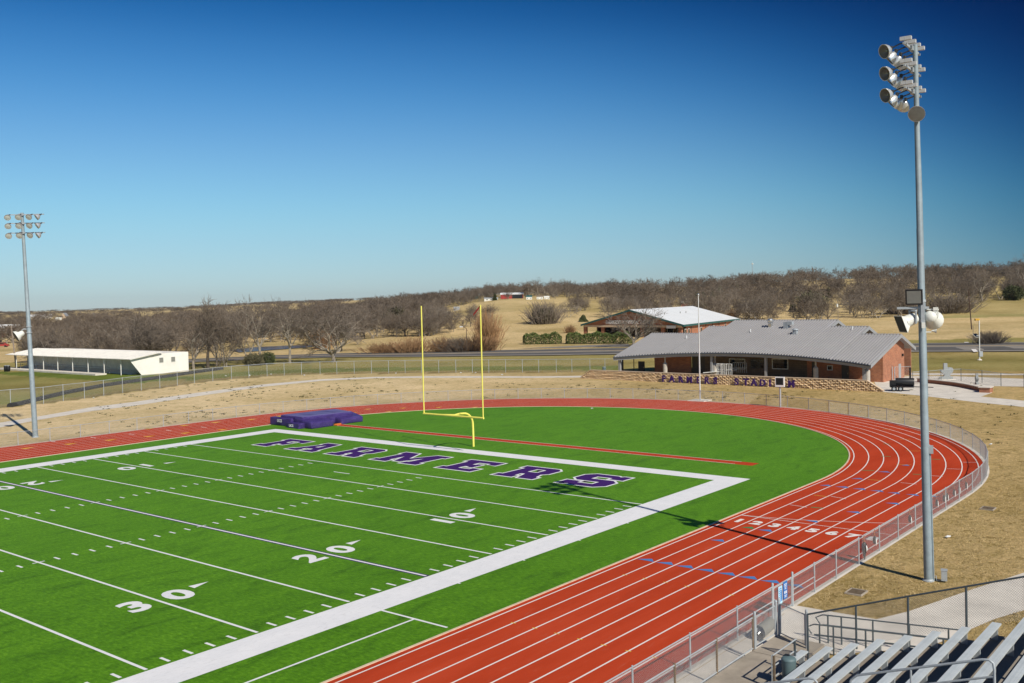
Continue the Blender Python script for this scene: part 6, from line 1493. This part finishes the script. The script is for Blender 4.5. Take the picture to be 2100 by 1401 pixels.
mass('wood', 'dark tree line along the far horizon', 200, 24, lambda r: (r.uniform(-80, 760), r.uniform(1500, 3200), r.uniform(6, 9), r.uniform(2.5, 4.5)), ['bark', 'twig'])

rnd = random.Random(9)
for i in range(9):
    u = rnd.uniform(1440, 1880); d = rnd.uniform(400, 520); p = atD(u, d); k = d/F
    o = D.objects.new('cedar_tree', CEDAR); C.objects.link(o); o.location = p-Z*.2; s_ = rnd.uniform(4.5, 7.5); o.scale = (s_*.36, s_*.36, s_); o.rotation_euler.z = rnd.uniform(0, 6); tag(o, 'dark cedar half hidden inside the bare wood behind the field house', 'tree', 'cedars inside the right hand wood')
# ------------------------------------------------------------------ daylight
SUN = Vector((-.31, -.95, 0)).normalized()*math.cos(R(39.3)) + Z*math.sin(R(39.3))
ld = D.lights.new('sun', 'SUN'); ld.energy = 4.9; ld.angle = R(.5); ld.color = (1, .93, .80)
lo = D.objects.new('sun', ld); C.objects.link(lo); lo.rotation_euler = (-SUN).to_track_quat('-Z', 'Y').to_euler()
w = D.worlds.new('World'); sc.world = w; w.use_nodes = True
nt = w.node_tree; bg = nt.nodes['Background']
sky = nt.nodes.new('ShaderNodeTexSky'); sky.sky_type = 'NISHITA'; sky.sun_disc = False
sky.sun_elevation = R(39.3); sky.sun_rotation = math.atan2(SUN.x, SUN.y)
sky.air_density = 1.0; sky.dust_density = .1; sky.ozone_density = 1.5; sky.altitude = 200
# a polarising filter darkens the sky at right angles to the sun
tc = nt.nodes.new('ShaderNodeTexCoord')
dt = nt.nodes.new('ShaderNodeVectorMath'); dt.operation = 'DOT_PRODUCT'; dt.inputs[1].default_value = SUN
nt.links.new(tc.outputs['Generated'], dt.inputs[0])
def mth(op, a, b=None, cl=False):
    n = nt.nodes.new('ShaderNodeMath'); n.operation = op; n.use_clamp = cl
    for i, v in ((0, a), (1, b)):
        if v is None: continue
        if isinstance(v, (int, float)): n.inputs[i].default_value = v
        else: nt.links.new(v, n.inputs[i])
    return n.outputs[0]
c2 = mth('MULTIPLY', dt.outputs['Value'], dt.outputs['Value'])
pol = mth('DIVIDE', mth('SUBTRACT', 1.0, c2), mth('ADD', 1.0, c2))
sz = nt.nodes.new('ShaderNodeSeparateXYZ'); nt.links.new(tc.outputs['Generated'], sz.inputs[0])
x = mth('MULTIPLY', mth('POWER', pol, 7.0), 2.8)
cb = nt.nodes.new('ShaderNodeCombineColor')
for i, base in enumerate((.074, .223, .368)): nt.links.new(mth('POWER', base, x), cb.inputs[i])
# colour balance of clear winter air by height above the horizon
rp = nt.nodes.new('ShaderNodeValToRGB'); el = rp.color_ramp.elements
ST = [(0, (.42, .57, .90)), (.06, (.50, .70, .87)), (.10, (.50, .78, .92)), (.15, (.46, .74, .94)), (.20, (.30, .67, .95)), (.25, (.165, .53, .86)), (.29, (.06, .37, .70)), (.6, (.03, .30, .62))]
while len(el) < len(ST): el.new(.5)
rp.color_ramp.interpolation = 'B_SPLINE'
for i, (p, c) in enumerate(ST): el[i].position = p; el[i].color = c4(c)
nt.links.new(sz.outputs[2], rp.inputs['Fac'])
col_ = sky.outputs[0]
for f_ in (rp.outputs['Color'], cb.outputs[0]):
    mx = nt.nodes.new('ShaderNodeMix'); mx.data_type = 'RGBA'; mx.blend_type = 'MULTIPLY'; mx.inputs[0].default_value = 1
    nt.links.new(col_, mx.inputs[6]); nt.links.new(f_, mx.inputs[7]); col_ = mx.outputs[2]
nt.links.new(col_, bg.inputs['Color']); bg.inputs['Strength'].default_value = .10
vs_ = sc.view_settings; vs_.view_transform = 'Standard'; vs_.look = 'None'; vs_.gamma = 1; vs_.exposure = 0
sc.render.engine = 'CYCLES'
# thin winter haze: one closed box of even density round the whole scene
mb = MB(); mb.box((CAM.x, CAM.y, 31), (9000, 9000, 70)); mh = D.materials.new('thin_haze'); mh.use_nodes = True; hn = mh.node_tree
for n_ in list(hn.nodes):
    if n_.type == 'BSDF_PRINCIPLED': hn.nodes.remove(n_)
pv = hn.nodes.new('ShaderNodeVolumePrincipled'); pv.inputs['Color'].default_value = (.82, .89, .96, 1); pv.inputs['Density'].default_value = .00004; pv.inputs['Anisotropy'].default_value = .2
hn.links.new(pv.outputs[0], [q for q in hn.nodes if q.type == 'OUTPUT_MATERIAL'][0].inputs['Volume'])
o = D.objects.new('haze', mb.mesh('haze', mh)); C.objects.link(o); tag(o, 'thin pale blue winter haze over the far valley', 'haze', kind='stuff')
